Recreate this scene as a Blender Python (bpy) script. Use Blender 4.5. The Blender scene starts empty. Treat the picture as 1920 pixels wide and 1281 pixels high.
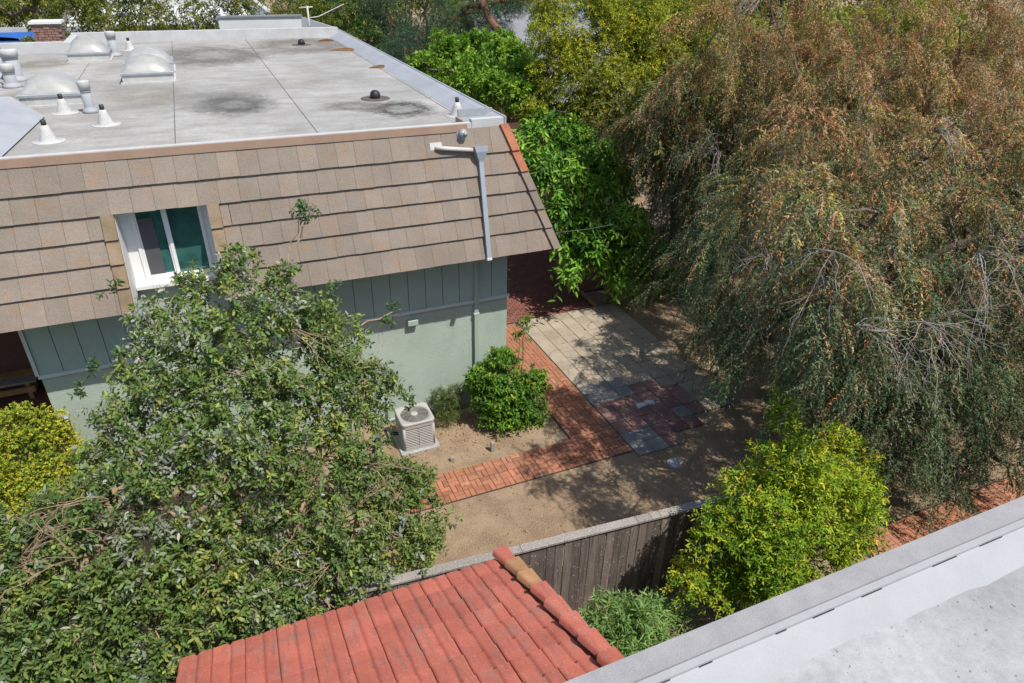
import bpy, math, random
import numpy as np
from mathutils import Vector, Matrix
rng = np.random.default_rng(7); random.seed(7)
sc = bpy.context.scene
COL = sc.collection
R = math.radians

# ---------------------------------------------------------------- camera
cam_d = bpy.data.cameras.new('camera'); cam = bpy.data.objects.new('camera', cam_d); COL.objects.link(cam)
pitch, roll, yaw = R(30.026), R(1.1826), R(24.0467)
fw = Vector((math.cos(pitch)*math.sin(yaw), math.cos(pitch)*math.cos(yaw), -math.sin(pitch)))
r0 = Vector((math.cos(yaw), -math.sin(yaw), 0)); u0 = r0.cross(fw)
rt = math.cos(roll)*r0 + math.sin(roll)*u0; up = -math.sin(roll)*r0 + math.cos(roll)*u0
m3 = Matrix((rt, up, -fw)).transposed()
cam.matrix_world = Matrix.Translation((0, 0, 9.5)) @ m3.to_4x4()
cam_d.sensor_width = 36; cam_d.lens = 1279.29/1920*36; cam_d.clip_end = 2000; cam_d.clip_start = .05
sc.camera = cam

# ---------------------------------------------------------------- sky, sun, exposure
w = bpy.data.worlds.new('World'); sc.world = w; w.use_nodes = True
nt = w.node_tree; nt.nodes.clear()
sky = nt.nodes.new('ShaderNodeTexSky'); sky.sky_type = 'NISHITA'; sky.sun_disc = False
sky.sun_elevation = R(59.8); sky.sun_rotation = R(151.5)
bg = nt.nodes.new('ShaderNodeBackground'); bg.inputs[1].default_value = .15
wo = nt.nodes.new('ShaderNodeOutputWorld'); nt.links.new(sky.outputs[0], bg.inputs[0]); nt.links.new(bg.outputs[0], wo.inputs[0])
sun_d = bpy.data.lights.new('sun', 'SUN'); sun_d.energy = 4.5; sun_d.angle = R(.53); sun_d.color = (1, .955, .89)
sun = bpy.data.objects.new('sun', sun_d); COL.objects.link(sun)
sun.rotation_mode = 'QUATERNION'; sun.rotation_quaternion = Vector((-.488, .9, -1.757)).to_track_quat('-Z', 'Y')
sun.location = (10, -15, 40)
vs = sc.view_settings; vs.view_transform = 'Standard'; vs.look = 'None'; vs.gamma = 1; vs.exposure = .2; vs.use_curve_mapping = False
sc.cycles.max_bounces = 6; sc.cycles.diffuse_bounces = 3; sc.cycles.transmission_bounces = 4; sc.cycles.transparent_max_bounces = 8

# ---------------------------------------------------------------- materials
class NT:
    def __init__(s, name):
        s.m = bpy.data.materials.new(name); s.m.use_nodes = True; s.t = s.m.node_tree; s.t.nodes.clear()
    def n(s, typ, **kw):
        x = s.t.nodes.new(typ)
        for k, v in kw.items(): setattr(x, k, v)
        return x
    def l(s, a, b): s.t.links.new(a, b)
    def pos(s):
        if not hasattr(s, '_p'): s._p = s.n('ShaderNodeNewGeometry')
        return s._p.outputs['Position']
    def noise(s, scale, detail=4, rough=.6, vec=None):
        x = s.n('ShaderNodeTexNoise'); x.inputs['Scale'].default_value = scale; x.inputs['Detail'].default_value = detail; x.inputs['Roughness'].default_value = rough
        s.l(vec if vec is not None else s.pos(), x.inputs['Vector']); return x.outputs[0]
    def ramp(s, fac, stops):
        x = s.n('ShaderNodeValToRGB'); e = x.color_ramp.elements
        while len(e) < len(stops): e.new(.5)
        for i, (p, c) in enumerate(stops):
            e[i].position = p; e[i].color = (*c, 1) if isinstance(c, tuple) else (c, c, c, 1)
        s.l(fac, x.inputs[0]); return x.outputs[0]
    def mix(s, fac, a, b, mode='MIX'):
        x = s.n('ShaderNodeMix', data_type='RGBA', blend_type=mode)
        for v, i in ((fac, 0), (a, 6), (b, 7)):
            if isinstance(v, (int, float)): x.inputs[i].default_value = v if i == 0 else (v, v, v, 1)
            elif isinstance(v, tuple): x.inputs[i].default_value = (*v, 1)
            else: s.l(v, x.inputs[i])
        return x.outputs[2]
    def math(s, op, a, b=None):
        x = s.n('ShaderNodeMath', operation=op)
        for i, v in enumerate((a, b)):
            if v is None: continue
            if isinstance(v, (int, float)): x.inputs[i].default_value = v
            else: s.l(v, x.inputs[i])
        return x.outputs[0]
    def out(s, color, rough=.8, spec=.3, bump=None, bstr=.3, bdist=.01, metal=0):
        p = s.n('ShaderNodeBsdfPrincipled'); o = s.n('ShaderNodeOutputMaterial')
        if isinstance(color, tuple): p.inputs['Base Color'].default_value = (*color, 1)
        else: s.l(color, p.inputs['Base Color'])
        p.inputs['Roughness'].default_value = rough; p.inputs['Specular IOR Level'].default_value = spec; p.inputs['Metallic'].default_value = metal
        if bump is not None:
            b = s.n('ShaderNodeBump'); b.inputs['Strength'].default_value = bstr; b.inputs['Distance'].default_value = bdist
            s.l(bump, b.inputs['Height']); s.l(b.outputs[0], p.inputs['Normal'])
        s.l(p.outputs[0], o.inputs[0]); s.p = p; return s.m

def sc3(c, k): return tuple(min(1, x*k) for x in c)
def surf(name, c, var=.2, scale=2.5, fine=.12, fscale=70, rough=.85, spec=.25, bstr=.3, bdist=.006, rnd=0., c2=None, c2amt=.35, c2scale=1.3, metal=0, spk=None):
    t = NT(name)
    a = t.noise(scale, 5); col = t.mix(t.ramp(a, [(.3, 0.), (.7, 1.)]), sc3(c, 1-var), sc3(c, 1+var))
    if c2:
        n2 = t.noise(c2scale, 6, .65); col = t.mix(t.ramp(n2, [(.52, 0.), (.52+c2amt*.6, c2amt*2 if c2amt < .5 else 1.)]), col, c2)
    f = t.noise(fscale, 3, .7)
    col = t.mix(1., col, t.ramp(f, [(.28, 1-fine*1.6), (.72, 1+fine)]), 'MULTIPLY')
    if spk:
        k, kc, th = spk; s = t.noise(k, 2, .5); col = t.mix(t.ramp(s, [(th, 0.), (th+.06, 1.)]), col, kc)
    if rnd:
        oi = t.n('ShaderNodeObjectInfo'); v = t.ramp(oi.outputs['Random'], [(0., 1-rnd), (1., 1+rnd)])
        col = t.mix(1., col, v, 'MULTIPLY')
    return t.out(col, rough, spec, f, bstr, bdist, metal)

MAT = {}
MAT['dirt'] = (lambda t: t.out(
    t.mix(t.ramp(t.noise(75, 3, .6), [(.30, 1.), (.42, 0.)]),
      t.mix(t.ramp(t.noise(50, 4, .7), [(.42, 0.), (.7, 1.)]),
        t.mix(t.ramp(t.noise(1.5, 8, .72), [(.40, 0.), (.60, 1.)]), (.34, .235, .145), (.20, .128, .075)), (.46, .36, .25)), (.09, .065, .045)),
    .95, .1, t.noise(45, 5, .7), .9, .03))(NT('dry_gravelly_soil'))
MAT['shingle'] = surf('tan_concrete_shingle', (.252, .207, .166), .12, 1.2, .26, 85, .9, .15, .6, .006, rnd=.085, c2=(.30, .19, .11), c2amt=.3, c2scale=3)
MAT['shingle_gold'] = surf('lichen_gold_cap', (.27, .20, .125), .2, 5, .25, 120, .9, .15, .5, .004, rnd=.12, c2=(.26, .21, .17), c2amt=.4, c2scale=5)
MAT['shingle_red'] = surf('terracotta_cap', (.42, .165, .09), .15, 5, .2, 120, .9, .15, .5, .004, rnd=.1)
MAT['membrane_edge'] = surf('white_roof_edge', (.48, .48, .47), .1, 3, .08, 60, .7, .3, .2)
MAT['fascia'] = surf('tan_fascia', (.36, .245, .175), .1, 2, .06, 60, .7, .3, .1)
MAT['stucco'] = surf('sage_stucco', (.415, .495, .42), .07, 1.0, .06, 38, .9, .15, 1., .012, c2=(.33, .39, .31), c2amt=.25, c2scale=1.8)
MAT['siding'] = surf('sage_siding', (.36, .46, .41), .06, 1.5, .06, 60, .8, .2, .25)
MAT['trim'] = surf('pale_trim', (.55, .60, .58), .05, 2, .04, 50, .6, .35, .1)
MAT['greenpipe'] = surf('painted_pipe', (.36, .45, .38), .05, 2, .04, 50, .6, .35, .1)
MAT['white'] = surf('white_vinyl', (.78, .78, .76), .03, 2, .02, 50, .45, .4, .05)
MAT['cheek'] = surf('white_textured_board', (.70, .69, .66), .04, 2, .06, 45, .8, .2, .8, .01)
MAT['galv'] = surf('galvanised_metal', (.34, .36, .37), .12, 6, .06, 60, .45, .5, .1, metal=.25)
MAT['bluegrey'] = surf('painted_downspout', (.27, .30, .33), .08, 6, .04, 60, .5, .4, .1)
MAT['oldpipe'] = surf('weathered_pipe', (.52, .48, .43), .12, 8, .1, 60, .6, .4, .1)
MAT['ventwhite'] = surf('white_mastic', (.48, .475, .45), .12, 6, .1, 40, .8, .2, .6, .01)
MAT['black'] = surf('black_iron', (.02, .02, .022), .2, 6, .1, 60, .5, .4)
MAT['brown'] = surf('brown_wall', (.13, .075, .065), .15, 2, .15, 90, .9, .1)
MAT['wood'] = surf('honey_wood', (.36, .20, .09), .25, 4, .15, 60, .7, .3, .2, rnd=.15)
MAT['redwood'] = surf('redwood', (.30, .105, .05), .25, 4, .15, 60, .8, .2, .2, rnd=.15)
MAT['brick'] = surf('red_paving_brick', (.39, .17, .10), .16, 3, .2, 110, .9, .15, .4, .004, rnd=.22, c2=(.25, .16, .12), c2amt=.3, c2scale=2)
MAT['brick_dark'] = surf('maroon_paving_brick', (.20, .085, .065), .2, 3, .2, 90, .9, .15, .4, .004, rnd=.2)
MAT['slab_beige'] = surf('beige_slab', (.38, .32, .24), .1, 2.5, .16, 120, .9, .15, .4, .004, rnd=.10, c2=(.27, .215, .15), c2amt=.42)
MAT['slab_grey'] = surf('grey_slab', (.225, .228, .22), .1, 3, .14, 120, .9, .15, .4, .004, rnd=.10, c2=(.27, .215, .15), c2amt=.42, c2scale=3)
MAT['slab_red'] = surf('dark_red_slab', (.255, .15, .13), .14, 3, .16, 120, .9, .15, .4, .004, rnd=.16, c2=(.27, .215, .15), c2amt=.42, c2scale=3)
def tile_mat():
    t = NT('red_clay_tile'); a = t.noise(2.2, 5); col = t.mix(t.ramp(a, [(.3, 0.), (.7, 1.)]), (.41, .115, .078), (.55, .165, .112))
    mp = t.n('ShaderNodeMapping'); mp.inputs['Scale'].default_value = (13, 1.6, 1.6); t.l(t.pos(), mp.inputs[0])
    s = t.noise(1, 6, .7, mp.outputs[0]); col = t.mix(t.ramp(s, [(.51, 0.), (.70, .8)]), col, (.24, .125, .10))
    k = t.noise(2.6, 6, .7); col = t.mix(t.ramp(k, [(.52, 0.), (.72, .7)]), col, (.33, .20, .16))
    g = t.noise(55, 4, .7); col = t.mix(1., col, t.ramp(g, [(.3, .78), (.7, 1.15)]), 'MULTIPLY')
    w = t.noise(60, 2, .5); col = t.mix(t.ramp(w, [(.67, 0.), (.71, .8)]), col, (.46, .36, .31))
    oi = t.n('ShaderNodeObjectInfo'); col = t.mix(1., col, t.ramp(oi.outputs['Random'], [(0., .88), (1., 1.1)]), 'MULTIPLY')
    return t.out(col, .85, .2, g, .25, .003)
MAT['tile'] = tile_mat()
MAT['tile_gold'] = surf('lichen_clay_tile', (.37, .20, .10), .2, 5, .22, 110, .88, .2, .5, .004, rnd=.12, c2=(.36, .17, .11), c2amt=.4, c2scale=6)
MAT['mortar'] = surf('dark_underlay', (.05, .04, .04), .2, 6, .2, 60)
def wood_fence(name, c, spot, rr=(.65, 1.1, 1.7)):
    t = NT(name)
    mp = t.n('ShaderNodeMapping'); mp.inputs['Scale'].default_value = (38, 38, 2.2); t.l(t.pos(), mp.inputs[0])
    g = t.noise(1, 5, .65, mp.outputs[0])
    col = t.mix(t.ramp(g, [(.3, 0.), (.7, 1.)]), sc3(c, .6), sc3(c, 1.5))
    oi = t.n('ShaderNodeObjectInfo'); col = t.mix(1., col, t.ramp(oi.outputs['Random'], [(0., rr[0]), (.8, rr[1]), (1., rr[2])]), 'MULTIPLY')
    big = t.noise(1.6, 4); col = t.mix(t.ramp(big, [(.5, 0.), (.75, .6)]), col, sc3(c, 1.6))
    if spot:
        s = t.noise(30, 1, .4); col = t.mix(t.ramp(s, [(.69, 0.), (.72, 1.)]), col, (.42, .40, .38))
    return t.out(col, .95, .1, g, .5, .006)
MAT['board'] = wood_fence('weathered_dark_board', (.165, .132, .115), True)
MAT['cap'] = wood_fence('weathered_grey_cap', (.27, .245, .22), False, (.9, 1.0, 1.1))
MAT['concrete'] = surf('pebbled_concrete', (.42, .42, .41), .1, 5, .5, 55, .95, .1, .8, .01)
MAT['ac'] = surf('beige_ac_paint', (.40, .385, .355), .05, 3, .05, 60, .55, .4, .1)
MAT['ac_dark'] = surf('dark_coil', (.03, .03, .032), .2, 6, .1, 60, .7, .2)
MAT['ac_grille'] = surf('grille_wire', (.33, .31, .28), .05, 5, .05, 60, .5, .4)
MAT['bark'] = surf('grey_brown_bark', (.17, .13, .10), .3, 5, .3, 30, .95, .1, .8, .02)
MAT['bark_red'] = surf('reddish_bark', (.20, .10, .07), .3, 4, .3, 20, .95, .1, .8, .03)
MAT['bark_dead'] = surf('bare_grey_twig', (.40, .35, .31), .2, 4, .15, 40, .95, .1, .3)
MAT['bark_tan'] = surf('tan_twig', (.36, .25, .165), .2, 6, .15, 40, .9, .1, .3)
MAT['blue'] = surf('blue_tarp', (.03, .12, .40), .15, 1, .05, 40, .6, .3)
MAT['offwhite'] = surf('white_stucco', (.62, .62, .60), .06, 1, .05, 30, .9, .1)
MAT['greyroof'] = surf('grey_composition_roof', (.24, .245, .26), .12, 2, .25, 60, .95, .1)
MAT['deadleaf'] = surf('dry_leaf', (.16, .085, .04), .3, 9, .1, 60, .9, .1, rnd=.3)
def dome_mat():
    t = NT('acrylic_dome'); m = t.out(t.mix(t.ramp(t.noise(5, 3), [(.3, 0.), (.7, 1.)]), (.30, .295, .27), (.38, .375, .345)), .35, .5)
    return m
MAT['dome'] = dome_mat()
def glass_mat():
    t = NT('window_glass'); m = t.out(t.mix(t.ramp(t.noise(1.6, 4), [(.35, 0.), (.6, 1.)]), (.02, .06, .055), (.05, .15, .13)), .03, .8); return m
MAT['glass'] = glass_mat()
MAT['screen'] = surf('insect_screen', (.10, .10, .105), .1, 3, .2, 200, .9, .2)

def stain(t, col, x, y, rx, ry, inner, outer, c, amt):
    """a dirt ring left by standing water: elliptical, broken by noise"""
    sp = t.n('ShaderNodeSeparateXYZ'); t.l(t.pos(), sp.inputs[0])
    dx = t.math('DIVIDE', t.math('SUBTRACT', sp.outputs[0], x), rx); dy = t.math('DIVIDE', t.math('SUBTRACT', sp.outputs[1], y), ry)
    d = t.math('SQRT', t.math('ADD', t.math('MULTIPLY', dx, dx), t.math('MULTIPLY', dy, dy)))
    nz = t.noise(3.2, 8, .78); d = t.math('ADD', d, t.math('MULTIPLY', t.math('SUBTRACT', nz, .5), 1.5))
    f = t.ramp(d, [(inner*.4, amt*.45 if inner > .3 else amt), (inner, amt), (outer, 0.)])
    f2 = t.math('MULTIPLY', f, t.ramp(t.noise(9, 6, .8), [(.32, .45), (.55, 1.)]))
    return t.mix(f2, col, c)
def roof_mat(name, base, stains, streak=True):
    t = NT(name)
    a = t.noise(.55, 6, .6); col = t.mix(t.ramp(a, [(.36, 0.), (.66, 1.)]), sc3(base, 1.1), sc3(base, .72))
    mp = t.n('ShaderNodeMapping'); mp.inputs['Scale'].default_value = (1., 2.6, 1); t.l(t.pos(), mp.inputs[0])
    b = t.noise(1.2, 6, .7, mp.outputs[0])
    if streak: col = t.mix(t.ramp(b, [(.44, 0.), (.75, .6)]), col, (.22, .195, .15))
    for s in stains: col = stain(t, col, *s)
    f = t.noise(14, 5, .75); col = t.mix(1., col, t.ramp(f, [(.3, .84), (.7, 1.1)]), 'MULTIPLY')
    g = t.noise(160, 2, .6); col = t.mix(1., col, t.ramp(g, [(.3, .88), (.7, 1.08)]), 'MULTIPLY')
    sp = t.noise(38, 2, .5); col = t.mix(t.ramp(sp, [(.70, 0.), (.74, .75)]), col, (.09, .085, .08))
    return t.out(col, .8, .25, f, .25, .01)
MAT['membrane'] = roof_mat('weathered_white_membrane', (.375, .36, .333), [
    (.66, 16.75, 1.0, 1.5, .4, 1., (.02, .02, .02), 1.), (.3, 17.3, 1.6, 1.6, .4, 1., (.17, .16, .14), .7), (4.0, 15.1, .8, 1.0, .55, 1., (.03, .027, .02), 1.), (3.1, 15.7, .9, .7, .4, .95, (.09, .08, .065), .8),
    (3.6, 26.6, 2.0, 2.6, .5, 1.0, (.13, .11, .08), .9), (.6, 24.8, 2.0, 2.6, .5, 1.0, (.10, .09, .07), .9), (2.3, 19.2, 1.2, 1.2, .4, 1., (.2, .18, .14), .5), (-1.2, 18.6, 1.3, 1.1, .4, 1., (.2, .18, .14), .6), (-3.9, 24.2, .9, 1.0, .4, 1.0, (.17, .15, .09), .8),
    (-1.1, 17.8, .7, 1., .4, 1., (.2, .18, .13), .6), (-3.6, 19.2, .7, .8, .4, 1., (.19, .17, .11), .7)])
MAT['membrane_near'] = roof_mat('pale_dusty_membrane', (.37, .365, .358), [(2.35, .95, .22, .1, .4, .95, (.32, .31, .31), .7), (2.2, 1.28, .25, .08, .4, .95, (.3, .3, .3), .6), (1.6, 1.15, .2, .12, .4, 1., (.34, .33, .33), .6)], False)
MAT['coping'] = surf('grey_coping', (.30, .292, .288), .1, 9, .2, 160, .8, .3, .3, .003)
MAT['cant'] = surf('pale_flashing', (.34, .35, .365), .10, 1.5, .08, 60, .7, .3, .2)
MAT['cant_near'] = surf('pale_near_flashing', (.335, .338, .34), .06, 3, .05, 120, .7, .3, .2)

def leafmat(name, trans=.28, gloss=.25, rough=.45):
    t = NT(name); at = t.n('ShaderNodeAttribute', attribute_name='Col')
    p = t.n('ShaderNodeBsdfPrincipled'); t.l(at.outputs[0], p.inputs['Base Color']); p.inputs['Roughness'].default_value = rough; p.inputs['Specular IOR Level'].default_value = gloss
    tr = t.n('ShaderNodeBsdfTranslucent'); t.l(t.mix(1., at.outputs[0], (1.25, 1.2, .6), 'MULTIPLY'), tr.inputs[0])
    mx = t.n('ShaderNodeMixShader'); mx.inputs[0].default_value = trans; t.l(p.outputs[0], mx.inputs[1]); t.l(tr.outputs[0], mx.inputs[2])
    o = t.n('ShaderNodeOutputMaterial'); t.l(mx.outputs[0], o.inputs[0]); return t.m
MAT['leaf'] = leafmat('leaf', .3, .25, .52)
MAT['needle'] = leafmat('fine_leaf', .2, .15, .6)
def leafobj(name, stops):
    t = NT(name); oi = t.n('ShaderNodeObjectInfo'); return t.out(t.ramp(oi.outputs['Random'], stops), .42, .4)
MAT['leaf_feijoa'] = leafobj('grey_green_leaf', [(0., (.05, .12, .03)), (.45, (.075, .16, .045)), (.7, (.12, .20, .07)), (.88, (.22, .25, .18)), (1., (.32, .34, .29))])
MAT['leaf_citrus'] = leafobj('lime_leaf', [(0., (.10, .20, .015)), (.5, (.20, .30, .025)), (1., (.34, .36, .03))])

# ---------------------------------------------------------------- mesh helpers
WM = {}
def link(o, parent=None, world=None):
    COL.objects.link(o)
    wmx = world if world is not None else Matrix.Identity(4)
    WM[o.name] = wmx
    if parent is not None:
        o.parent = parent; o.matrix_parent_inverse = WM[parent.name].inverted()
    o.matrix_basis = wmx
    return o
def tag(o, label=None, cat=None, group=None, kind=None):
    if label: o['label'] = label
    if cat: o['category'] = cat
    if group: o['group'] = group
    if kind: o['kind'] = kind
    return o
def thing(name, loc, label, cat, group=None):
    o = bpy.data.objects.new(name, None); o.empty_display_size = .2
    link(o, None, Matrix.Translation(loc)); return tag(o, label, cat, group)
class MB:
    def __init__(s): s.v = []; s.f = []; s.sm = []
    def add(s, vs, fs, smooth=False):
        b = len(s.v); s.v += [tuple(v) for v in vs]
        for f in fs: s.f.append(tuple(i+b for i in f)); s.sm.append(smooth)
    def box(s, a, b, m=None, ch=0.):
        x0, y0, z0 = a; x1, y1, z1 = b
        if ch <= 0:
            vs = [(x0,y0,z0),(x1,y0,z0),(x1,y1,z0),(x0,y1,z0),(x0,y0,z1),(x1,y0,z1),(x1,y1,z1),(x0,y1,z1)]
            fs = [(3,2,1,0),(4,5,6,7),(0,1,5,4),(1,2,6,5),(2,3,7,6),(3,0,4,7)]
        else:
            c = ch
            vs = [(x0,y0,z0),(x1,y0,z0),(x1,y1,z0),(x0,y1,z0),(x0,y0,z1-c),(x1,y0,z1-c),(x1,y1,z1-c),(x0,y1,z1-c),(x0+c,y0+c,z1),(x1-c,y0+c,z1),(x1-c,y1-c,z1),(x0+c,y1-c,z1)]
            fs = [(3,2,1,0),(0,1,5,4),(1,2,6,5),(2,3,7,6),(3,0,4,7),(4,5,9,8),(5,6,10,9),(6,7,11,10),(7,4,8,11),(8,9,10,11)]
        if m is not None: vs = [m @ Vector(v) for v in vs]
        s.add(vs, fs); return s
    def hexa(s, p): # 8 points bottom ring, top ring
        s.add(p, [(3,2,1,0),(4,5,6,7),(0,1,5,4),(1,2,6,5),(2,3,7,6),(3,0,4,7)]); return s
    def tube(s, pts, rad, n=6, cap=True):
        pts = [Vector(p) for p in pts]; k = len(pts)
        if isinstance(rad, (int, float)): rad = [rad]*k
        t0 = (pts[1]-pts[0]).normalized(); a = t0.orthogonal().normalized(); vs = []
        for i, p in enumerate(pts):
            t = (pts[min(i+1, k-1)]-pts[max(i-1, 0)]).normalized()
            a = (a - t*a.dot(t)); a = a.normalized() if a.length > 1e-6 else t.orthogonal().normalized(); b = t.cross(a)
            for j in range(n):
                an = 2*math.pi*j/n; vs.append(p + (a*math.cos(an)+b*math.sin(an))*rad[i])
        fs = [(i*n+j, i*n+(j+1)%n, (i+1)*n+(j+1)%n, (i+1)*n+j) for i in range(k-1) for j in range(n)]
        if cap: fs += [tuple(range(n-1, -1, -1)), tuple((k-1)*n+j for j in range(n))]
        s.add(vs, fs, n > 5); return s
    def lathe(s, c, prof, n=20, m=None):
        vs = []; k = len(prof)
        for r, z in prof:
            for j in range(n):
                an = 2*math.pi*j/n; vs.append((c[0]+r*math.cos(an), c[1]+r*math.sin(an), c[2]+z))
        if m is not None: vs = [m @ Vector(v) for v in vs]
        fs = [(i*n+j, i*n+(j+1)%n, (i+1)*n+(j+1)%n, (i+1)*n+j) for i in range(k-1) for j in range(n)]
        fs += [tuple(range(n-1, -1, -1)), tuple((k-1)*n+j for j in range(n))]
        s.add(vs, fs, True); return s
    def mesh(s, name, mat):
        me = bpy.data.meshes.new(name); me.from_pydata(s.v, [], s.f)
        me.polygons.foreach_set('use_smooth', s.sm); me.materials.append(MAT[mat] if isinstance(mat, str) else mat); me.update(); return me
    def build(s, name, mat, parent=None, world=None, **kw):
        o = bpy.data.objects.new(name, s.mesh(name, mat)); link(o, parent, world)
        if parent is None or 'kind' in kw: tag(o, **kw)
        elif kw: tag(o, **kw)
        return o
def inst(name, mesh, parent, world):
    o = bpy.data.objects.new(name, mesh); return link(o, parent, world)
T = Matrix.Translation

# ================================================================ SETTING
g = MB(); g.add([(-300,-300,0),(300,-300,0),(300,500,0),(-300,500,0)], [(0,1,2,3)])
g.build('ground', 'dirt', kind='structure')

# ---- brick path (basket weave), L-shaped
bp = MB(); bp.box((1.2, 9.62, -.05), (7.24, 10.5, .008)); bp.box((6.15, 10.505, -.05), (7.24, 15.9, .008))
path = bp.build('brick_path', 'mortar', kind='structure')
U = .214
bricks = []
def weave(x0, x1, y0, y1, ph=0):
    nx = int(round((x1-x0)/U)); ny = int(round((y1-y0)/U)); ux = (x1-x0)/nx; uy = (y1-y0)/ny
    for i in range(nx):
        for j in range(ny):
            cx, cy = x0+(i+.5)*ux, y0+(j+.5)*uy
            if (i+j+ph) % 2: bricks.extend([(cx, cy-uy/4, 0), (cx, cy+uy/4, 0)])
            else: bricks.extend([(cx-ux/4, cy, 1), (cx+ux/4, cy, 1)])
weave(1.25, 7.24, 9.64, 10.5); weave(6.18, 7.24, 10.51, 15.88, 1)
bricks.sort(key=lambda b: (b[0]**2+b[1]**2) if b[0] > 2.6 else 1e3)
bm = [MB().box((-U/2+.005, -U/4+.004, -.04), (U/2-.005, U/4-.004, h), ch=.006).mesh('paving_brick', 'brick') for h in (.022, .027)]
rest = MB()
for k, (x, y, o) in enumerate(bricks):
    mt = T((x, y, random.uniform(-.004, .005))) @ Matrix.Rotation(R(90*o+random.uniform(-1.6, 1.6)), 4, 'Z') @ Matrix.Rotation(R(random.uniform(-.8, .8)), 4, 'X')
    if k < 300: inst('brick', bm[k % 2], path, mt)
    else: rest.box((-U/2+.005, -U/4+.004, -.04), (U/2-.005, U/4-.004, .024), mt, .006)
rest.build('distant_bricks', 'brick', path, kind='stuff')

# ---- patio behind, maroon brick
pb = MB(); pb.box((5.6, 15.95, -.05), (9.9, 21.5, .006)); pb.box((9.905, 17.0, -.05), (13, 21.5, .006))
patio = pb.build('brick_patio', 'mortar', kind='structure')
near = []; far = MB()
y = 16.0; row = 0
while y < 21.4:
    x = 5.65 + (row % 2)*.105
    while x < 12.9:
        if not (x > 9.75 and y < 17.05): near.append((x+.1, y+.05))
        x += .212
    y += .108; row += 1
near.sort(key=lambda b: b[1]+abs(b[0]-8.5)*.2 if b[0] > 6.9 else 99)
pm = MB().box((-.1, -.049, -.04), (.1, .049, .024), ch=.005).mesh('patio_brick', 'brick_dark')
for k, (x, y) in enumerate(near):
    if k < 120: inst('brick', pm, patio, T((x, y, random.uniform(-.003, .004))))
    else: far.box((x-.1, y-.049, -.04), (x+.1, y+.049, .022+random.uniform(-.003, .003)), ch=.004)
far.build('distant_bricks', 'brick_dark', patio, kind='stuff')

# ---- slab terrace
S = .41
sb = MB(); sb.box((7.265, 10.24, -.05), (10.54, 15.97, .006)); sb.box((7.265, 9.83, -.05), (9.31, 10.236, .006)); sb.box((7.265, 9.425, -.05), (8.49, 9.826, .006))
terr = sb.build('slab_terrace', 'mortar', kind='structure')
sm_ = {c: MB().box((-S/2+.006, -S/2+.006, -.04), (S/2-.006, S/2-.006, .03), ch=.007).mesh('slab', 'slab_'+c) for c in ('beige', 'grey', 'red')}
for i in range(8):
    for j in range(16):
        x, y = 7.27+(i+.5)*S, 9.42+(j+.5)*S
        if j == 0 and i > 2: continue
        if j == 1 and i > 4: continue
        if j < 2: c = 'grey' if i < 2 else 'red'
        elif j < 5: c = 'red' if i < 6 else ('grey' if (j < 4 and i == 7) else 'beige')
        elif j < 7: c = 'grey' if i < 3 else ('red' if i < 5 and j == 5 else 'beige')
        else: c = 'beige'
        if i == 4 and j == 2: c = 'grey'
        inst('paving_slab', sm_[c], terr, T((x, y, random.uniform(-.004, .006))) @ Matrix.Rotation(R(random.uniform(-1, 1)), 4, 'Z') @ Matrix.Rotation(R(random.uniform(-.7, .7)), 4, 'Y'))
# brick paving on the far right, below the large tree
rb = MB(); rb.box((9.6, 3.2, -.05), (15.5, 5.9, .006)); rp = rb.build('brick_yard', 'mortar', kind='structure')
bl = MB()
for i in range(27):
    for j in range(12):
        cx, cy = 9.7+(i+.5)*U, 3.3+(j+.5)*U
        for s in (-1, 1):
            mt = T((cx+(s*U/4 if (i+j) % 2 else 0), cy+(0 if (i+j) % 2 else s*U/4), random.uniform(-.003, .004))) @ Matrix.Rotation(R(90*((i+j) % 2)), 4, 'Z')
            if 4.9 < cy and 10.6 < cx < 13.6: inst('brick', bm[0], rp, mt)
            else: bl.box((-U/2+.005, -U/4+.004, -.04), (U/2-.005, U/4-.004, .024), mt)
bl.build('distant_bricks', 'brick', rp, kind='stuff')

# ================================================================ MAIN HOUSE
XR, XL, YW = 5.5, -3.53, 12.66
YE, ZE, YT, ZT = 11.852, 4.08, 12.75, 6.46
SL = Vector((0, YT-YE, ZT-ZE)); SLEN = SL.length; sd = SL.normalized(); nn = Vector((0, -sd.z, sd.y))
def slope(x, s, n=0.): # s metres up the slope from the eave
    p = Vector((x, YE, ZE)) + sd*s + nn*n; return p
OX0, OX1 = -1.66, -.25
house = thing('house', (1, 12.66, 0), 'sage green two-storey house with tan shingled mansard and flat white roof', 'house')
# lower stucco wall
wl = MB(); wl.box((XL, YW, 0), (XR, YW+.2, 2.72)); wl.box((XR-.2, YW+.2, 0), (XR, 29, 4.1)); wl.box((XL, YW+.2, 0), (XL+.2, 17.5, 4.1)); wl.box((-12, 17.5, 0), (XL+.2, 17.7, 4.1))
wl.box((OX0-.02, YW-.004, 2.80), (OX1+.02, YW+.2, 4.15))
wall = wl.build('stucco_wall', 'stucco', house)
tr = MB(); tr.box((XL-.03, YW-.055, 2.70), (XR+.04, YW, 2.765)); tr.build('belt_trim', 'trim', house)
bk = MB(); bk.box((XL, YW+.03, 2.765), (XR-.2, YW+.2, 4.2)); back = bk.build('siding_backing', 'siding', house)
x = XL; bw = .376
sbm = MB().box((.006, -.02, 0), (bw-.006, .045, 1.43)).mesh('siding_board', 'siding')
while x < XR-.05:
    if not (x+bw > OX0+.1 and x < OX1-.1): inst('siding_board', sbm, back, T((x, YW+.0, 2.768)))
    x += bw
ct = MB(); ct.box((XL-.06, YW-.05, 2.767), (XL-.002, YW+.15, 4.1)); ct.build('corner_trim', 'trim', house)
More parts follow.
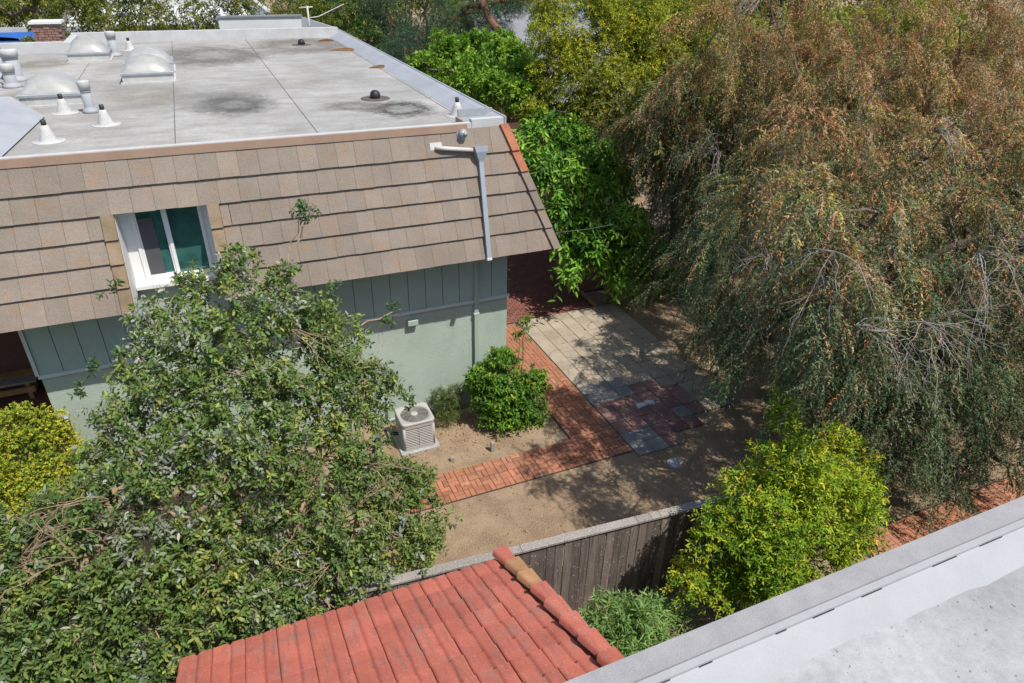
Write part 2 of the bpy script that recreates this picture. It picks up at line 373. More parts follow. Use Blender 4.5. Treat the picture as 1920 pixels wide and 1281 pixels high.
# soffit
so = MB(); so.box((-12, YE+.02, 4.06), (OX0, 17.4, 4.10)); so.box((OX1, YE+.02, 4.06), (XR+.75, YW+.02, 4.10)); so.box((XR, YW+.02, 4.06), (XR+.75, 29, 4.1)); so.build('soffit', 'siding', house)
# mansard deck and shingles
dk = MB()
def deck(x0, x1, s0, s1):
    dk.add([slope(x0, s0, -.012), slope(x1, s0, -.012), slope(x1, s1, -.012), slope(x0, s1, -.012)], [(0, 1, 2, 3)])
def hipx(s): return XR+.75-(.75+.08)*(s/SLEN)
FR = [0., .177, .331, .487, .638, .803, 1.]
SS = [f*SLEN for f in FR]
deck(-12, OX0, 0, SLEN); deck(OX0, OX1, SS[4], SLEN)
dk.add([slope(OX1, 0, -.012), slope(XR+.75, 0, -.012), slope(hipx(SLEN), SLEN, -.012), slope(OX1, SLEN, -.012)], [(0, 1, 2, 3)])
# right-hand slope (faces away)
dk.add([(XR+.75, YE, ZE), (XR+.75, 29.8, ZE), (hipx(SLEN), 29, ZT), (hipx(SLEN), YT, ZT)], [(0, 1, 2, 3)])
mans = dk.build('mansard_roof', 'mortar', house)
side = MB()
for k in range(6):
    a, b = FR[k], FR[k+1]; dx = .83
    xa, xb = XR+.75-dx*a+.03, XR+.75-dx*b+.01; za, zb = ZE+(ZT-ZE)*a, ZE+(ZT-ZE)*b+.02
    ya, yb = YE+(YT-YE)*a+.03, YE+(YT-YE)*b+.03
    side.add([(xa, ya, za), (xa, 29.8, za), (xb, 29.8, zb), (xb, yb, zb)], [(0, 1, 2, 3)])
side.build('side_shingles', 'shingle', mans)
SW = .335
def shingle_mesh(wd, ln):
    m = MB(); g = .0045
    def P(x, s, n): return Vector((0, 0, 0)) + Vector((x, 0, 0)) + sd*s + nn*n
    m.hexa([P(g, 0, .012), P(wd-g, 0, .012), P(wd-g, ln, -.008), P(g, ln, -.008), P(g, 0, .066), P(wd-g, 0, .066), P(wd-g, ln, .018), P(g, ln, .018)])
    return m.mesh('shingle', 'shingle')
cache = {}
for k in range(6):
    ln = SS[k+1]-SS[k]+.03
    for (xa, xb) in (((-4.6, OX0-.20), (OX1+.20, None)) if k < 4 else ((-4.6, None),)):
        xe = hipx(SS[k+1])-.03 if xb is None else xb
        x = xa + (0 if xb is None and k < 4 else 0) - (k % 2)*SW*.45 - (.11*(k % 3))
        if xa > -4: x = xa
        first = True
        while x < xe-.02:
            wd = SW
            if first and xa > -4: wd = SW*(.45 if k % 2 else .8)
            first = False
            wd = min(wd, xe-x); key = (round(wd, 2), k)
            if key not in cache: cache[key] = shingle_mesh(key[0], ln)
            inst('shingle', cache[key], mans, T(slope(x, SS[k]-.02+random.uniform(-.004, .004), random.uniform(0, .006))))
            x += wd
        if xb is None: # triangular filler shingle along the hip
            m = MB(); a0 = x-.02; h0, h1 = hipx(SS[k])-.02, hipx(SS[k+1])-.02
            m.hexa([slope(a0, SS[k]-.02, .01), slope(h0, SS[k]-.02, .01), slope(h1, SS[k+1], -.005), slope(a0, SS[k+1], -.005), slope(a0, SS[k]-.02, .064), slope(h0, SS[k]-.02, .064), slope(h1, SS[k+1], .014), slope(a0, SS[k+1], .014)])
            if h0-a0 > .02: m.build('shingle', 'shingle', mans)
# hip caps
for k in range(6):
    m = MB(); s0, s1 = SS[k]-.03, min(SS[k+1]+.02, SLEN)
    c0, c1 = Vector((hipx(s0), 0, 0)), Vector((hipx(s1), 0, 0))
    lo, hi = .115, .075
    def q(s, off, h):
        p = slope(hipx(s), s, h); return p + Vector((off, 0 if off < 0 else off*.25, 0))
    m.hexa([q(s0, -.11, .04), q(s0, .06, .03), q(s1, .06, .0), q(s1, -.11, .0), q(s0, -.11, lo), q(s0, .05, lo+.03), q(s1, .05, hi+.03), q(s1, -.11, hi)])
    m.build('hip_cap', 'shingle_red' if k > 3 else 'shingle', mans)
# rake caps beside the window cut
for xs in (OX0-.20, OX1):
    for k in range(4):
        m = MB(); s0, s1 = SS[k]-.045, SS[k+1]-.02
        x0, x1 = xs+.004, xs+.2
        m.hexa([slope(x0, s0, .02), slope(x1, s0, .02), slope(x1, s1, .0), slope(x0, s1, .0), slope(x0, s0, .115), slope(x1, s0, .115), slope(x1, s1, .07), slope(x0, s1, .07)])
        m.build('rake_cap', 'shingle_gold', mans)
# window cut: cheeks and head
for x, sg in ((OX0, 1), (OX1, -1)):
    pts = [(0, YE+.0, ZE), (0, YW+.16, ZE), (0, YW+.16, ZE+(ZT-ZE)*FR[4]), (0, slope(0, SS[4]).y, ZE+(ZT-ZE)*FR[4])]
    a = [(x+sg*.004, p[1], p[2]) for p in pts]; b = [(x-sg*.05, p[1], p[2]) for p in pts]
    ck = MB(); ck.add(a+b, [(0,1,2,3),(7,6,5,4),(0,4,5,1),(1,5,6,2),(2,6,7,3),(3,7,4,0)])
    ck.build('window_cheek', 'cheek', house)
hd = MB(); hd.box((OX0, slope(0, SS[4]).y+.01, ZE+(ZT-ZE)*FR[4]-.02), (OX1, YW+.2, ZE+(ZT-ZE)*FR[4]+.02)); hd.build('window_head', 'siding', house)
# window
WX0, WX1, WZ0, WZ1 = -1.48, -.36, 4.22, 5.6
yv = YW+.09
for a, b in (((OX0+.005, yv+.03, 4.15), (WX0, yv+.06, 5.6)), ((WX1, yv+.03, 4.15), (OX1-.005, yv+.06, 5.6))): MB().box(a, b).build('window_surround', 'white', house)
wf = MB(); fw_ = .055
wf.box((WX0, yv, WZ0), (WX0+fw_, yv+.08, WZ1)); wf.box((WX1-fw_, yv, WZ0), (WX1, yv+.08, WZ1))
wf.box((WX0+fw_, yv, WZ0), (WX1-fw_, yv+.08, WZ0+fw_)); wf.box((WX0+fw_, yv, WZ1-fw_), (WX1-fw_, yv+.08, WZ1)); mid = (WX0+WX1)/2-.02
win = wf.build('window', 'white', house)
ms = MB(); ms.box((mid-.028, yv-.012, WZ0+fw_), (mid+.028, yv+.05, WZ1-fw_)); ms.build('mullion', 'white', win)
sf = MB()
for a, b in ((WX0+fw_, WX0+fw_+.03), (mid-.06, mid-.03)): sf.box((a+.002, yv+.012, WZ0+fw_+.002), (b, yv+.045, WZ1-fw_-.002))
sf.box((WX0+fw_+.034, yv+.012, WZ0+fw_+.002), (mid-.064, yv+.045, WZ0+fw_+.03)); sf.build('sash', 'white', win)
gl = MB(); gl.box((WX0+fw_+.03, yv+.05, WZ0+fw_+.03), (mid-.06, yv+.056, WZ1-fw_)); gl.build('pane', 'glass', win)
gl = MB(); gl.box((mid+.028, yv+.05, WZ0+fw_), (WX1-fw_, yv+.056, WZ1-fw_)); gl.build('pane', 'glass', win)
sc_ = MB(); sc_.box((WX0+fw_+.035, yv+.025, WZ0+fw_+.033), (WX0+.33, yv+.028, WZ1-fw_-.2)); sc_.build('insect_screen', 'screen', win)
si = MB(); si.box((OX0+.01, YW-.14, 4.152), (OX1-.01, YW+.16, 4.218)); si.build('sill', 'white', win)
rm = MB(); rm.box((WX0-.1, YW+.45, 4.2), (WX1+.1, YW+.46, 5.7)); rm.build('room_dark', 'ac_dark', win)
# flat roof
rz = 6.40
fr = MB(); fr.add([(-12, YT+.02, rz), (5.02, YT+.02, rz), (5.02, 29, rz), (-12, 29, rz)], [(0, 1, 2, 3)])
froof = fr.build('flat_roof', 'membrane', house)
ed = MB(); ed.box((-12, YT-.03, 6.43), (4.72, YT+.09, 6.545)); ed.build('roof_edge', 'membrane_edge', froof)
fa = MB(); fa.box((-12, YT-.075, 6.40), (4.62, YT-.033, 6.535)); fa.build('fascia', 'fascia', froof)
cn = MB()
cn.add([(4.98, YT+.06, rz+.004), (5.30, YT+.06, rz+.16), (5.30, 29.4, rz+.16), (4.98, 29.4, rz+.004)], [(0, 1, 2, 3)])
cn.add([(5.30, YT+.06, rz+.161), (5.42, YT-.02, rz+.20), (5.42, 29.4, rz+.20), (5.30, 29.4, rz+.161)], [(0, 1, 2, 3)])
cn.box((5.42, YT-.02, rz-.05), (5.46, 29.4, rz+.215)); cn.build('cant_flashing', 'cant', froof)
ln_ = MB()
for a, b, y0, y1 in ((1.9, 1.915, 12.85, 28.7), (-.56, -.545, 12.85, 28.7), (4.9, 4.91, 13.2, 28.5), (-2.75, -2.74, 17.5, 24)): ln_.box((a, y0, rz), (b, y1, rz+.006))
ln_.build('membrane_seam', surf('seam_line', (.13, .125, .12), .2, 3, .2, 60), froof)
fp = MB(); fp.box((-3.6, 28.8, rz-.05), (5.3, 29.05, rz+.33)); fp.box((-12, 26.6, rz-.05), (-3.62, 26.85, rz+.3)); fp.box((-3.62, 26.6, rz-.05), (-3.4, 29.05, rz+.28)); fp.build('far_parapet', 'membrane_edge', froof)
cr_ = MB() # corner metal pan
cr_.box((4.73, YT-.03, 6.42), (5.40, YT+.12, 6.60)); cr_.build('corner_flashing', 'membrane_edge', froof)
c2 = MB(); c2.box((4.62, YT+.1, rz), (4.66, YT+.62, rz+.14)); c2.build('brown_curb', 'fascia', froof)
c3 = MB(); c3.box((4.67, YT+.58, rz+.02), (5.40, YT+.64, rz+.27)); c3.box((4.67, YT+.13, rz+.10), (5.38, YT+.57, rz+.13)); c3.build('metal_box', 'galv', froof)
# sloped apron, front left
ap = MB(); ap.add([(-12, YT+.1, rz+.02), (-3.15, YT+.1, rz+.03), (-2.9, 16.5, rz+.03), (-3.6, 17.6, rz+.25), (-12, 17.6, rz+.4)], [(0, 1, 2, 3, 4)]); ap.build('roof_apron', 'cant', froof)
# skylights
def skylight(x, y, sx, sy):
    c = MB(); c.box((x-sx/2-.05, y-sy/2-.05, rz), (x+sx/2+.05, y+sy/2+.05, rz+.04)); c.box((x-sx/2, y-sy/2, rz+.04), (x+sx/2, y+sy/2, rz+.2)); o = c.build('skylight', 'ventwhite', house)
    f = MB(); f.box((x-sx/2-.03, y-sy/2-.03, rz+.202), (x+sx/2+.03, y+sy/2+.03, rz+.262), ch=.012); f.build('skylight_frame', 'galv', o)
    d = MB(); n = 12; vs = []
    for i in range(n+1):
        for j in range(n+1):
            u, v = i/n*2-1, j/n*2-1
            h = .34*max(0, (1-u**2)*(1-v**2))**.55
            vs.append((x+u*(sx/2-.03), y+v*(sy/2-.03), rz+.264+h))
    d.add(vs, [(i*(n+1)+j, (i+1)*(n+1)+j, (i+1)*(n+1)+j+1, i*(n+1)+j+1) for i in range(n) for j in range(n)], True)
    d.build('dome', 'dome', o)
for a in ((-1.1, 20.6, 1.15, 1.15), (-1.1, 22.25, 1.15, 1.15), (-2.9, 18.2, 1.12, 1.2), (-2.75, 24.8, 1.05, 1.1)): skylight(*a)
def cone(x, y, h=.28, r=.14):
    c = MB(); c.lathe((x, y, rz), [(r*1.9, 0), (r*1.85, .012), (r*1.05, .014), (r*1.0, .03), (r*.82, h*.35), (r*.6, h*.7), (r*.38, h)], 18); o = c.build('vent_cone', 'ventwhite', house)
    p = MB(); p.lathe((x, y, rz+h), [(r*.30, -.02), (r*.30, .09), (r*.2, .09)], 12); p.build('vent_tip', 'black', o)
for p in ((-2.58, 14.35), (-1.76, 15.45), (-2.6, 16.85), (-1.79, 26.7), (4.9, 14.05)): cone(*p)
def flue(x, y, h=.55, r=.095, lean=0):
    mt = T((x, y, rz)) @ Matrix.Rotation(R(lean), 4, 'Y')
    c = MB(); c.lathe((0, 0, 0), [(r*1.7, 0), (r*1.4, .06), (r*1.05, .1), (r, .12), (r, h)], 16, mt); o = c.build('flue_pipe', 'galv' if False else 'cant', house)
    k = MB(); k.lathe((0, 0, h-.1), [(r*1.02, 0), (r*1.18, .002), (r*1.2, .15), (r*1.12, .17), (.01, .175)], 16, mt); k.build('flue_cap', 'ventwhite', o)
    b = MB(); b.lathe((0, 0, h-.16), [(r*1.03, 0), (r*1.03, .058)], 16, mt); b.build('flue_band', 'galv', o)
flue(-2.12, 16.75); flue(-2.15, 25.4, .62, .12); flue(-4.5, 20.6, .62, .17); flue(-4.12, 21.4, .65, .17); flue(-4.05, 20.4, .45, .13); flue(-4.55, 22.0, .7, .17)
for x, y in ((3.72, 16.4), (3.6, 26.7)):
    d = MB(); d.lathe((x, y, rz), [(.34, 0), (.33, .012), (.2, .014)], 20); o = d.build('roof_drain', surf('drain_ring', (.12, .10, .08), .3, 8, .3, 40), house)
    d = MB(); d.lathe((x, y, rz+.012), [(.11, 0), (.125, .05), (.11, .12), (.07, .165), (.02, .18)], 12); d.build('drain_strainer', 'black', o)
# antenna mast with guy and arm
ms = MB(); ms.tube([(4.3, 29.1, rz), (4.3, 29.1, 7.45)], .035, 8); o = ms.build('antenna_mast', 'oldpipe', house)
ms = MB(); ms.tube([(4.0, 29.1, 7.4), (4.5, 29.1, 7.42)], .025, 6); ms.tube([(4.35, 29.1, 7.05), (4.7, 29.1, 7.1), (5.7, 29.2, 7.5)], .018, 5); ms.build('antenna_arm', 'oldpipe', o)
# chimney
ch = MB(); ch.box((-4.5, 28.0, 6.0), (-3.75, 28.7, 7.05))
def brickwall():
    t = NT('chimney_brick'); b = t.n('ShaderNodeTexBrick'); b.inputs['Scale'].default_value = 1.; b.inputs['Brick Width'].default_value = .2; b.inputs['Row Height'].default_value = .075; b.inputs['Mortar Size'].default_value = .008
    mp = t.n('ShaderNodeMapping'); mp.inputs['Rotation'].default_value = (R(-90), 0, 0); t.l(t.pos(), mp.inputs[0]); t.l(mp.outputs[0], b.inputs[0])
    b.inputs['Color1'].default_value = (.20, .11, .10, 1); b.inputs['Color2'].default_value = (.36, .24, .20, 1); b.inputs['Mortar'].default_value = (.2, .17, .15, 1)
    return t.out(b.outputs[0], .9, .1, b.outputs[1], .5, .01)
chm = brickwall(); o = ch.build('chimney', chm, house)
c2 = MB()
for k in range(9):
    for j in range(4):
        xx = -4.53+j*.205-(k % 2)*.1
        for q in ((max(xx, -4.53), min(xx+.19, -3.72), 27.96+random.uniform(-.012, .012)),):
            if q[1]-q[0] > .05: c2.box((q[0], q[2], 6.42+k*.075), (q[1], 28.05, 6.42+k*.075+.062))
c2.build('brick_face', surf('old_chimney_brick', (.25, .145, .115), .35, 9, .2, 60, .9, .1, c2=(.40, .30, .25), c2amt=.4, c2scale=6), o, kind='stuff')
MB().box((-4.58, 27.9, 7.1), (-3.67, 28.76, 7.17)).build('chimney_cap', 'offwhite', o)
# rain-water outlet, pipe, leader head and downspout
dp = MB(); pA = slope(3.98, 1.0*SLEN*.862, .03)
p0 = slope(3.95, SLEN*.866, .0); p1 = slope(3.95, SLEN*.862, .10); p2 = slope(4.05, SLEN*.855, .13); p3 = slope(4.74, SLEN*.818, .13)
dp.tube([p0, p1, p2, p3], .042, 10); o = dp.build('drain_pipe', 'oldpipe', house)
fl = MB(); fl.hexa([slope(3.83, SLEN*.825, .03), slope(4.07, SLEN*.825, .03), slope(4.07, SLEN*.905, .03), slope(3.83, SLEN*.905, .03), slope(3.83, SLEN*.825, .055), slope(4.07, SLEN*.825, .055), slope(4.07, SLEN*.905, .055), slope(3.83, SLEN*.905, .055)]); fl.build('pipe_flange', 'ventwhite', o)
lh = MB()
def ringp(xc, wx, s, n0, n1): return [slope(xc-wx, s, n0), slope(xc+wx, s, n0), slope(xc+wx, s, n1), slope(xc-wx, s, n1)]
a = ringp(4.80, .14, SLEN*.845, .05, .23); b = ringp(4.80, .115, SLEN*.80, .05, .22); c = ringp(4.79, .045, SLEN*.735, .06, .15)
lh.add(a+b+c, [(3,2,1,0),(0,1,5,4),(1,2,6,5),(2,3,7,6),(3,0,4,7),(4,5,9,8),(5,6,10,9),(6,7,11,10),(7,4,8,11),(8,9,10,11)]); lh.build('leader_head', 'bluegrey', o)
ds = MB(); a = ringp(4.79, .045, SLEN*.737, .065, .145); b = ringp(4.70, .045, -.03, .065, .145)
ds.hexa(b+a); ds.build('downspout', 'bluegrey', o)
fp2 = MB(); b2 = ringp(4.70, .05, -.055, .06, .15); b3 = ringp(4.70, .05, -.0, .06, .15); fp2.hexa(b2+b3); fp2.build('downspout_end', 'oldpipe', o)
ld = MB(); ld.box((4.69, YW-.09, .15), (4.78, YW-.022, 4.06)); o = ld.build('wall_downspout', 'greenpipe', house)
ld = MB(); ld.box((4.672, YW-.1, 2.42), (4.798, YW-.018, 2.46)); ld.build('strap', 'trim', o)
ov = MB(); c0 = slope(4.50, SLEN*.95, .02); ov.tube([c0, c0+nn*.03], [.12, .11], 14); ov.tube([c0+nn*.03, c0+nn*.15], .08, 12); ov.tube([c0+nn*.14+Vector((.02, 0, -.01)), c0+nn*.17+Vector((.03, -.02, -.03))], [.04, .035], 10); ov.build('wall_vent', 'galv', house)
bx = MB(); bx.box((3.17, YW-.12, 2.45), (3.39, YW-.001, 2.57), ch=.01); bx.build('wall_box', 'greenpipe', house)
bx = MB(); bx.box((2.35, YW-.045, .03), (2.95, YW-.002, .09)); bx.tube([(2.55, YW-.06, .12), (2.6, YW-.06, .6)], .02, 6); bx.build('wall_vent_strip', 'siding', house)
# entry recess on the left
rw = MB(); rw.box((-12, 17.25, 0), (XL-.1, 17.49, 4.06)); rw.build('recess_wall', 'brown', house)
for x, z in ((-5.0, 3.35), (-4.92, 3.2)):
    l = MB(); l.lathe((0, 0, 0), [(.03, 0), (.035, .02), (.01, .03)], 10, T((x, 17.24, z)) @ Matrix.Rotation(R(90), 4, 'X')); l.build('round_wall_light', 'white', house)  # small round white wall lights, modelled as plain discs without glow
st = MB(); st.box((-12, 14.6, 0), (XL-.02, 17.2, .05)); stp = st.build('entry_paving', 'brick_dark', kind='structure')
bn = thing('wooden_bench', (-6, 16.6, .05), 'honey coloured wooden bench against the brown recess wall', 'bench')
for k, (y, z) in enumerate(((16.95, .5), (16.6, .5))):
    b = MB(); b.box((-9, y, z), (-4.75, y+.3, z+.05), ch=.006); b.build('seat_plank', 'wood' if k == 0 else 'cap', bn)
for x in (-5.0, -6.6, -8.4):
    b = MB(); b.box((x, 16.65, .05), (x+.09, 17.2, .498)); b.build('leg', 'wood', bn)
b = MB(); b.box((-9, 16.56, .28), (-4.8, 16.6, .42)); b.build('apron_plank', 'wood', bn)

# ================================================================ AIR CONDITIONER
ac = thing('air_conditioner', (2.96, 11.78, 0), 'beige square air conditioner with round fan grille beside the green wall', 'air conditioner')
AX0, AX1, AY0, AY1, AZ = 2.62, 3.32, 11.42, 12.10, .74
def rr(x0, x1, y0, y1, r, n=5):
    out = []
    for cx, cy, a0 in ((x1-r, y1-r, 0), (x0+r, y1-r, 90), (x0+r, y0+r, 180), (x1-r, y0+r, 270)):
        for k in range(n+1):
            a = R(a0+90*k/n); out.append((cx+r*math.cos(a), cy+r*math.sin(a)))
    return out
def prism(m, poly, z0, z1, smooth=False):
    n = len(poly); vs = [(x, y, z0) for x, y in poly]+[(x, y, z1) for x, y in poly]
    m.add(vs, [(i, (i+1) % n, n+(i+1) % n, n+i) for i in range(n)]+[tuple(range(n-1, -1, -1)), tuple(range(n, 2*n))])
m = MB(); m.box((AX0-.08, AY0-.08, 0), (AX1+.08, AY1+.08, .05), ch=.01); m.build('pad', 'concrete', ac)
m = MB(); prism(m, rr(AX0+.025, AX1-.025, AY0+.025, AY1-.025, .06), .051, AZ-.03); m.build('coil', 'ac_dark', ac)
m = MB(); prism(m, rr(AX0, AX1, AY0, AY1, .07), .052, .11); m.build('base_pan', 'ac', ac)
m = MB(); prism(m, rr(AX0, AX1, AY0, AY1, .07), AZ-.13, AZ-.031); m.build('top_band', 'ac', ac)
for px, py in ((AX0+.03, AY0+.03), (AX1-.03, AY0+.03), (AX0+.03, AY1-.03), (AX1-.03, AY1-.03)): MB().tube([(px, py, .1), (px, py, AZ-.12)], .034, 8).build('corner_post', 'ac', ac)
nl = 11
lm = MB().hexa([(-.31, -.012, -.006), (.31, -.012, -.006), (.31, .004, .004), (-.31, .004, .004), (-.31, -.012, .004), (.31, -.012, .004), (.31, .004, .010), (-.31, .004, .010)]).mesh('louver', 'ac')
for k in range(nl):
    z = .125+k*(AZ-.13-.125)/nl
    for (cx, cy, rot) in (((AX0+AX1)/2, AY0+.012, 0), (AX0+.012, (AY0+AY1)/2, -90), (AX1-.012, (AY0+AY1)/2, 90)):
        inst('louver', lm, ac, T((cx, cy, z)) @ Matrix.Rotation(R(rot), 4, 'Z'))
m = MB(); m.box(((AX0+AX1)/2-.006, AY0-.006, .11), ((AX0+AX1)/2+.006, AY0+.0, AZ-.13)); m.build('louver_rib', 'ac', ac)
# lid with round opening
m = MB(); poly0 = rr(AX0-.015, AX1+.015, AY0-.015, AY1+.015, .09, 5); poly = []
for a_, b_ in zip(poly0, poly0[1:]+poly0[:1]):
    k_ = max(1, int(math.hypot(b_[0]-a_[0], b_[1]-a_[1])/.05)); poly += [(a_[0]+(b_[0]-a_[0])*q_/k_, a_[1]+(b_[1]-a_[1])*q_/k_) for q_ in range(k_)]
n = len(poly); cx, cy = (AX0+AX1)/2, (AY0+AY1)/2
top = [(x, y, AZ+.012) for x, y in [(cx+(x-cx)*.97, cy+(y-cy)*.97) for x, y in poly]]; lo = [(x, y, AZ-.03) for x, y in poly]; midr = [(x, y, AZ) for x, y in poly]
cir = []
for x, y in poly:
    a = math.atan2(y-cy, x-cx); cir.append((cx+.30*math.cos(a), cy+.30*math.sin(a), AZ+.006))
cir2 = [(x, y, AZ-.03) for x, y, z in cir]
m.add(lo+midr+top+cir+cir2, [(k*n+i, k*n+(i+1) % n, (k+1)*n+(i+1) % n, (k+1)*n+i) for k in range(4) for i in range(n)], True); m.build('lid', 'ac', ac)
m = MB()
for r in np.linspace(.075, .29, 15):
    p = [(cx+r*math.cos(a), cy+r*math.sin(a), AZ-.008+.02*(1-(r/.27)**2)) for a in np.linspace(0, 2*math.pi, 33)]; m.tube(p, .0035, 4, False)
for a in np.linspace(0, 2*math.pi, 9)[:-1]: m.tube([(cx+.07*math.cos(a), cy+.07*math.sin(a), AZ+.008), (cx+.298*math.cos(a), cy+.298*math.sin(a), AZ-.012)], .004, 4)
m.build('fan_grille', 'ac_grille', ac)
m = MB(); m.lathe((cx, cy, AZ), [(.08, .0), (.08, .016), (.06, .022), (.01, .022)], 20); m.build('fan_hub', 'ac', ac)
m = MB(); m.lathe((cx, cy, AZ-.1), [(.29, 0), (.29, .01), (.01, .012)], 24); m.build('fan_shroud', 'ac_dark', ac)
m = MB()
for dz in (0, .05): m.tube([(AX0+.03, 11.9, .18+dz), (2.45, 11.95, .2+dz), (2.3, 12.2, .25+dz), (2.28, 12.6, .4+dz)], .018, 6)
m.build('refrigerant_line', 'black', ac)

# ================================================================ STAKES, STONE
for (x, y, h, wd, lab) in ((4.41, 10.8, .24, .09, 'short pale timber stake by the brick path, the tallest of three'), (3.5, 10.82, .10, .11, 'low broken timber stake between air conditioner and brick path'), (4.37, 12.2, .22, .10, 'timber stake in the shade between the two wall shrubs')):
    s = MB(); s.hexa([(x-wd/2, y-.04, -.03), (x+wd/2, y-.04, -.03), (x+wd/2, y+.04, -.03), (x-wd/2, y+.04, -.03), (x-wd/2+.006, y-.035, h), (x+wd/2-.006, y-.035, h-.02), (x+wd/2-.006, y+.035, h-.012), (x-wd/2+.006, y+.035, h+.006)])
    s.build('timber_stake', 'cap', label=lab, cat='stake', group='timber stakes by the house')
s = MB(); pr = []
n = 26
base = [(.17*(1+.06*math.sin(3*a+1)), a) for a in np.linspace(0, 2*math.pi, n, endpoint=False)]
vs = [(7.86+r*math.cos(a), 8.93+r*math.sin(a), 0) for r, a in base]+[(7.86+r*.98*math.cos(a), 8.93+r*.98*math.sin(a), .035) for r, a in base]+[(7.86+r*.9*math.cos(a), 8.93+r*.9*math.sin(a), .045) for r, a in base]
s.add(vs, [(k*n+i, k*n+(i+1) % n, (k+1)*n+(i+1) % n, (k+1)*n+i) for k in range(2) for i in range(n)]+[tuple(2*n+i for i in range(n))])
s.build('stepping_stone', surf('exposed_aggregate', (.46, .46, .48), .1, 5, .75, 60, .95, .1, 1., .015), label='round grey pebbled stepping stone on the dirt beside the terrace', cat='stepping stone')
for k, (x, y, r_, lab) in enumerate(((8.33, 11.0, 10, 'left one of two white stone fragments on the red slabs'), (8.58, 11.02, -15, 'right one of two white stone fragments on the red slabs'))):
    s = MB(); s.hexa([(-.13, -.07, 0), (.12, -.08, 0), (.14, .06, 0), (-.1, .09, 0), (-.12, -.06, .035), (.11, -.07, .03), (.12, .05, .03), (-.09, .08, .036)])
    s.build('stone_fragment', 'offwhite', None, T((x, y, .034)) @ Matrix.Rotation(R(r_), 4, 'Z'), label=lab, cat='stone')

# ================================================================ FENCE between the yards
FA, FB = Vector((-1.4, 6.873, 0)), Vector((9.2, 6.02, 0)); fd = (FB-FA).normalized(); fa_ = math.atan2(fd.y, fd.x)
fence = thing('board_fence', (5, 6.35, 0), 'weathered dark vertical board fence with pale flat cap rail', 'fence')
bmz = [MB().box((.003, -.011, .02), (.137, .011, h)).mesh('board', 'board') for h in (1.715, 1.72)]
d = 0; k = 0; L = (FB-FA).length
while d < L-.13:
    p = FA+fd*d; inst('board', bmz[k % 2], fence, T((p.x, p.y+random.uniform(-.004, .004), 0)) @ Matrix.Rotation(fa_+R(random.uniform(-.4, .4)), 4, 'Z') @ Matrix.Rotation(R(random.uniform(-.25, .25)), 4, 'Y')); d += .1415; k += 1
for a, b in ((0, 2.4), (2.405, 4.54), (4.545, 6.46), (6.465, 6.71), (6.715, 8.8), (8.805, L)):
    m = MB().box((a, -.045, 1.735), (b, .10, 1.775), ch=.005); m.build('cap_rail', 'cap', fence, T(FA) @ Matrix.Rotation(fa_, 4, 'Z'))
for z in (.3, .95, 1.6): MB().box((0, .013, z), (L, .052, z+.09)).build('rail', 'board', fence, T(FA) @ Matrix.Rotation(fa_, 4, 'Z'))
for a in (.3, 2.7, 5.0, 7.3, 9.6): MB().box((a, .054, 0), (a+.09, .144, 1.73)).build('post', 'board', fence, T(FA) @ Matrix.Rotation(fa_, 4, 'Z'))

# redwood side fence by the entry
rf = thing('redwood_fence', (-3.2, 11, 0), 'reddish wooden side fence with grey capped posts beside the hedge', 'fence')
for (x, y, h) in ((-3.37, 12.45, 1.9), (-3.05, 11.36, 1.55), (-2.97, 10.9, 1.2), (-2.9, 9.6, 1.2)):
    p = MB().box((x-.06, y-.06, 0), (x+.06, y+.06, h)).build('post', 'redwood', rf); MB().box((x-.09, y-.09, h+.002), (x+.09, y+.09, h+.07), ch=.02).build('post_cap', 'galv', p)
for z in (.35, 1.0):
    MB().hexa([(-3.36, 12.4, z), (-3.32, 12.4, z), (-2.88, 9.6, z), (-2.92, 9.6, z), (-3.36, 12.4, z+.14), (-3.32, 12.4, z+.14), (-2.88, 9.6, z+.14), (-2.92, 9.6, z+.14)]).build('rail', 'redwood', rf)

# ================================================================ TILED PORCH ROOF
porch = thing('tiled_porch', (0, 4, 0), 'low pitched porch roof of red double-roll clay tiles', 'porch')
PS = .46; PY, PZ = 5.80, 2.46; TW = .347; PX1 = 2.44
pd = Vector((0, -1, PS)).normalized(); pn = Vector((0, PS, 1)).normalized()
def pp(x, s, n=0.): return Vector((x, PY, PZ))+pd*s+pn*n
NP = 22
prof = []
for i in range(NP+1):
    u = i/NP
    w_ = (u*2) % 1 if u < 1 else .999
    z = .030*min(1, math.sin(math.pi*w_)*1.7)**.8 + (.016 if u < .06 else 0) - (.03 if u > .91 else 0)
    prof.append((u*TW*1.05, z+.03))
TL, TE = .43, .375
m = MB(); vs = []
for (s, lift) in ((0, .032), (TL*.5, .015), (TL, .0)):
    for (x, z) in prof: vs.append(Vector((x, 0, 0))+pd*s+pn*(z+lift))
n1 = NP+1
fs = [(k*n1+i+1, k*n1+i, (k+1)*n1+i, (k+1)*n1+i+1) for k in range(2) for i in range(NP)]
lowr = [Vector((x, 0, 0))+pn*(z+.032-.024) for x, z in prof]
m.add(vs, fs, True); m.add([vs[i] for i in range(n1)]+lowr, [(i, i+1, n1+i+1, n1+i) for i in range(NP)])
m.add([vs[0], vs[n1], vs[2*n1], vs[0]-pn*.02, vs[n1]-pn*.02, vs[2*n1]-pn*.02], [(0, 1, 4, 3), (1, 2, 5, 4)])
tmesh = m.mesh('roof_tile', 'tile')
for r_ in range(10):
    for c in range(11):
        x = PX1-(c+1)*TW
        inst('roof_tile', tmesh, porch, T(pp(x, r_*TE+random.uniform(-.012, .012), .012+random.uniform(0, .009))) @ Matrix.Rotation(R(random.uniform(-.45, .45)), 4, 'Z'))
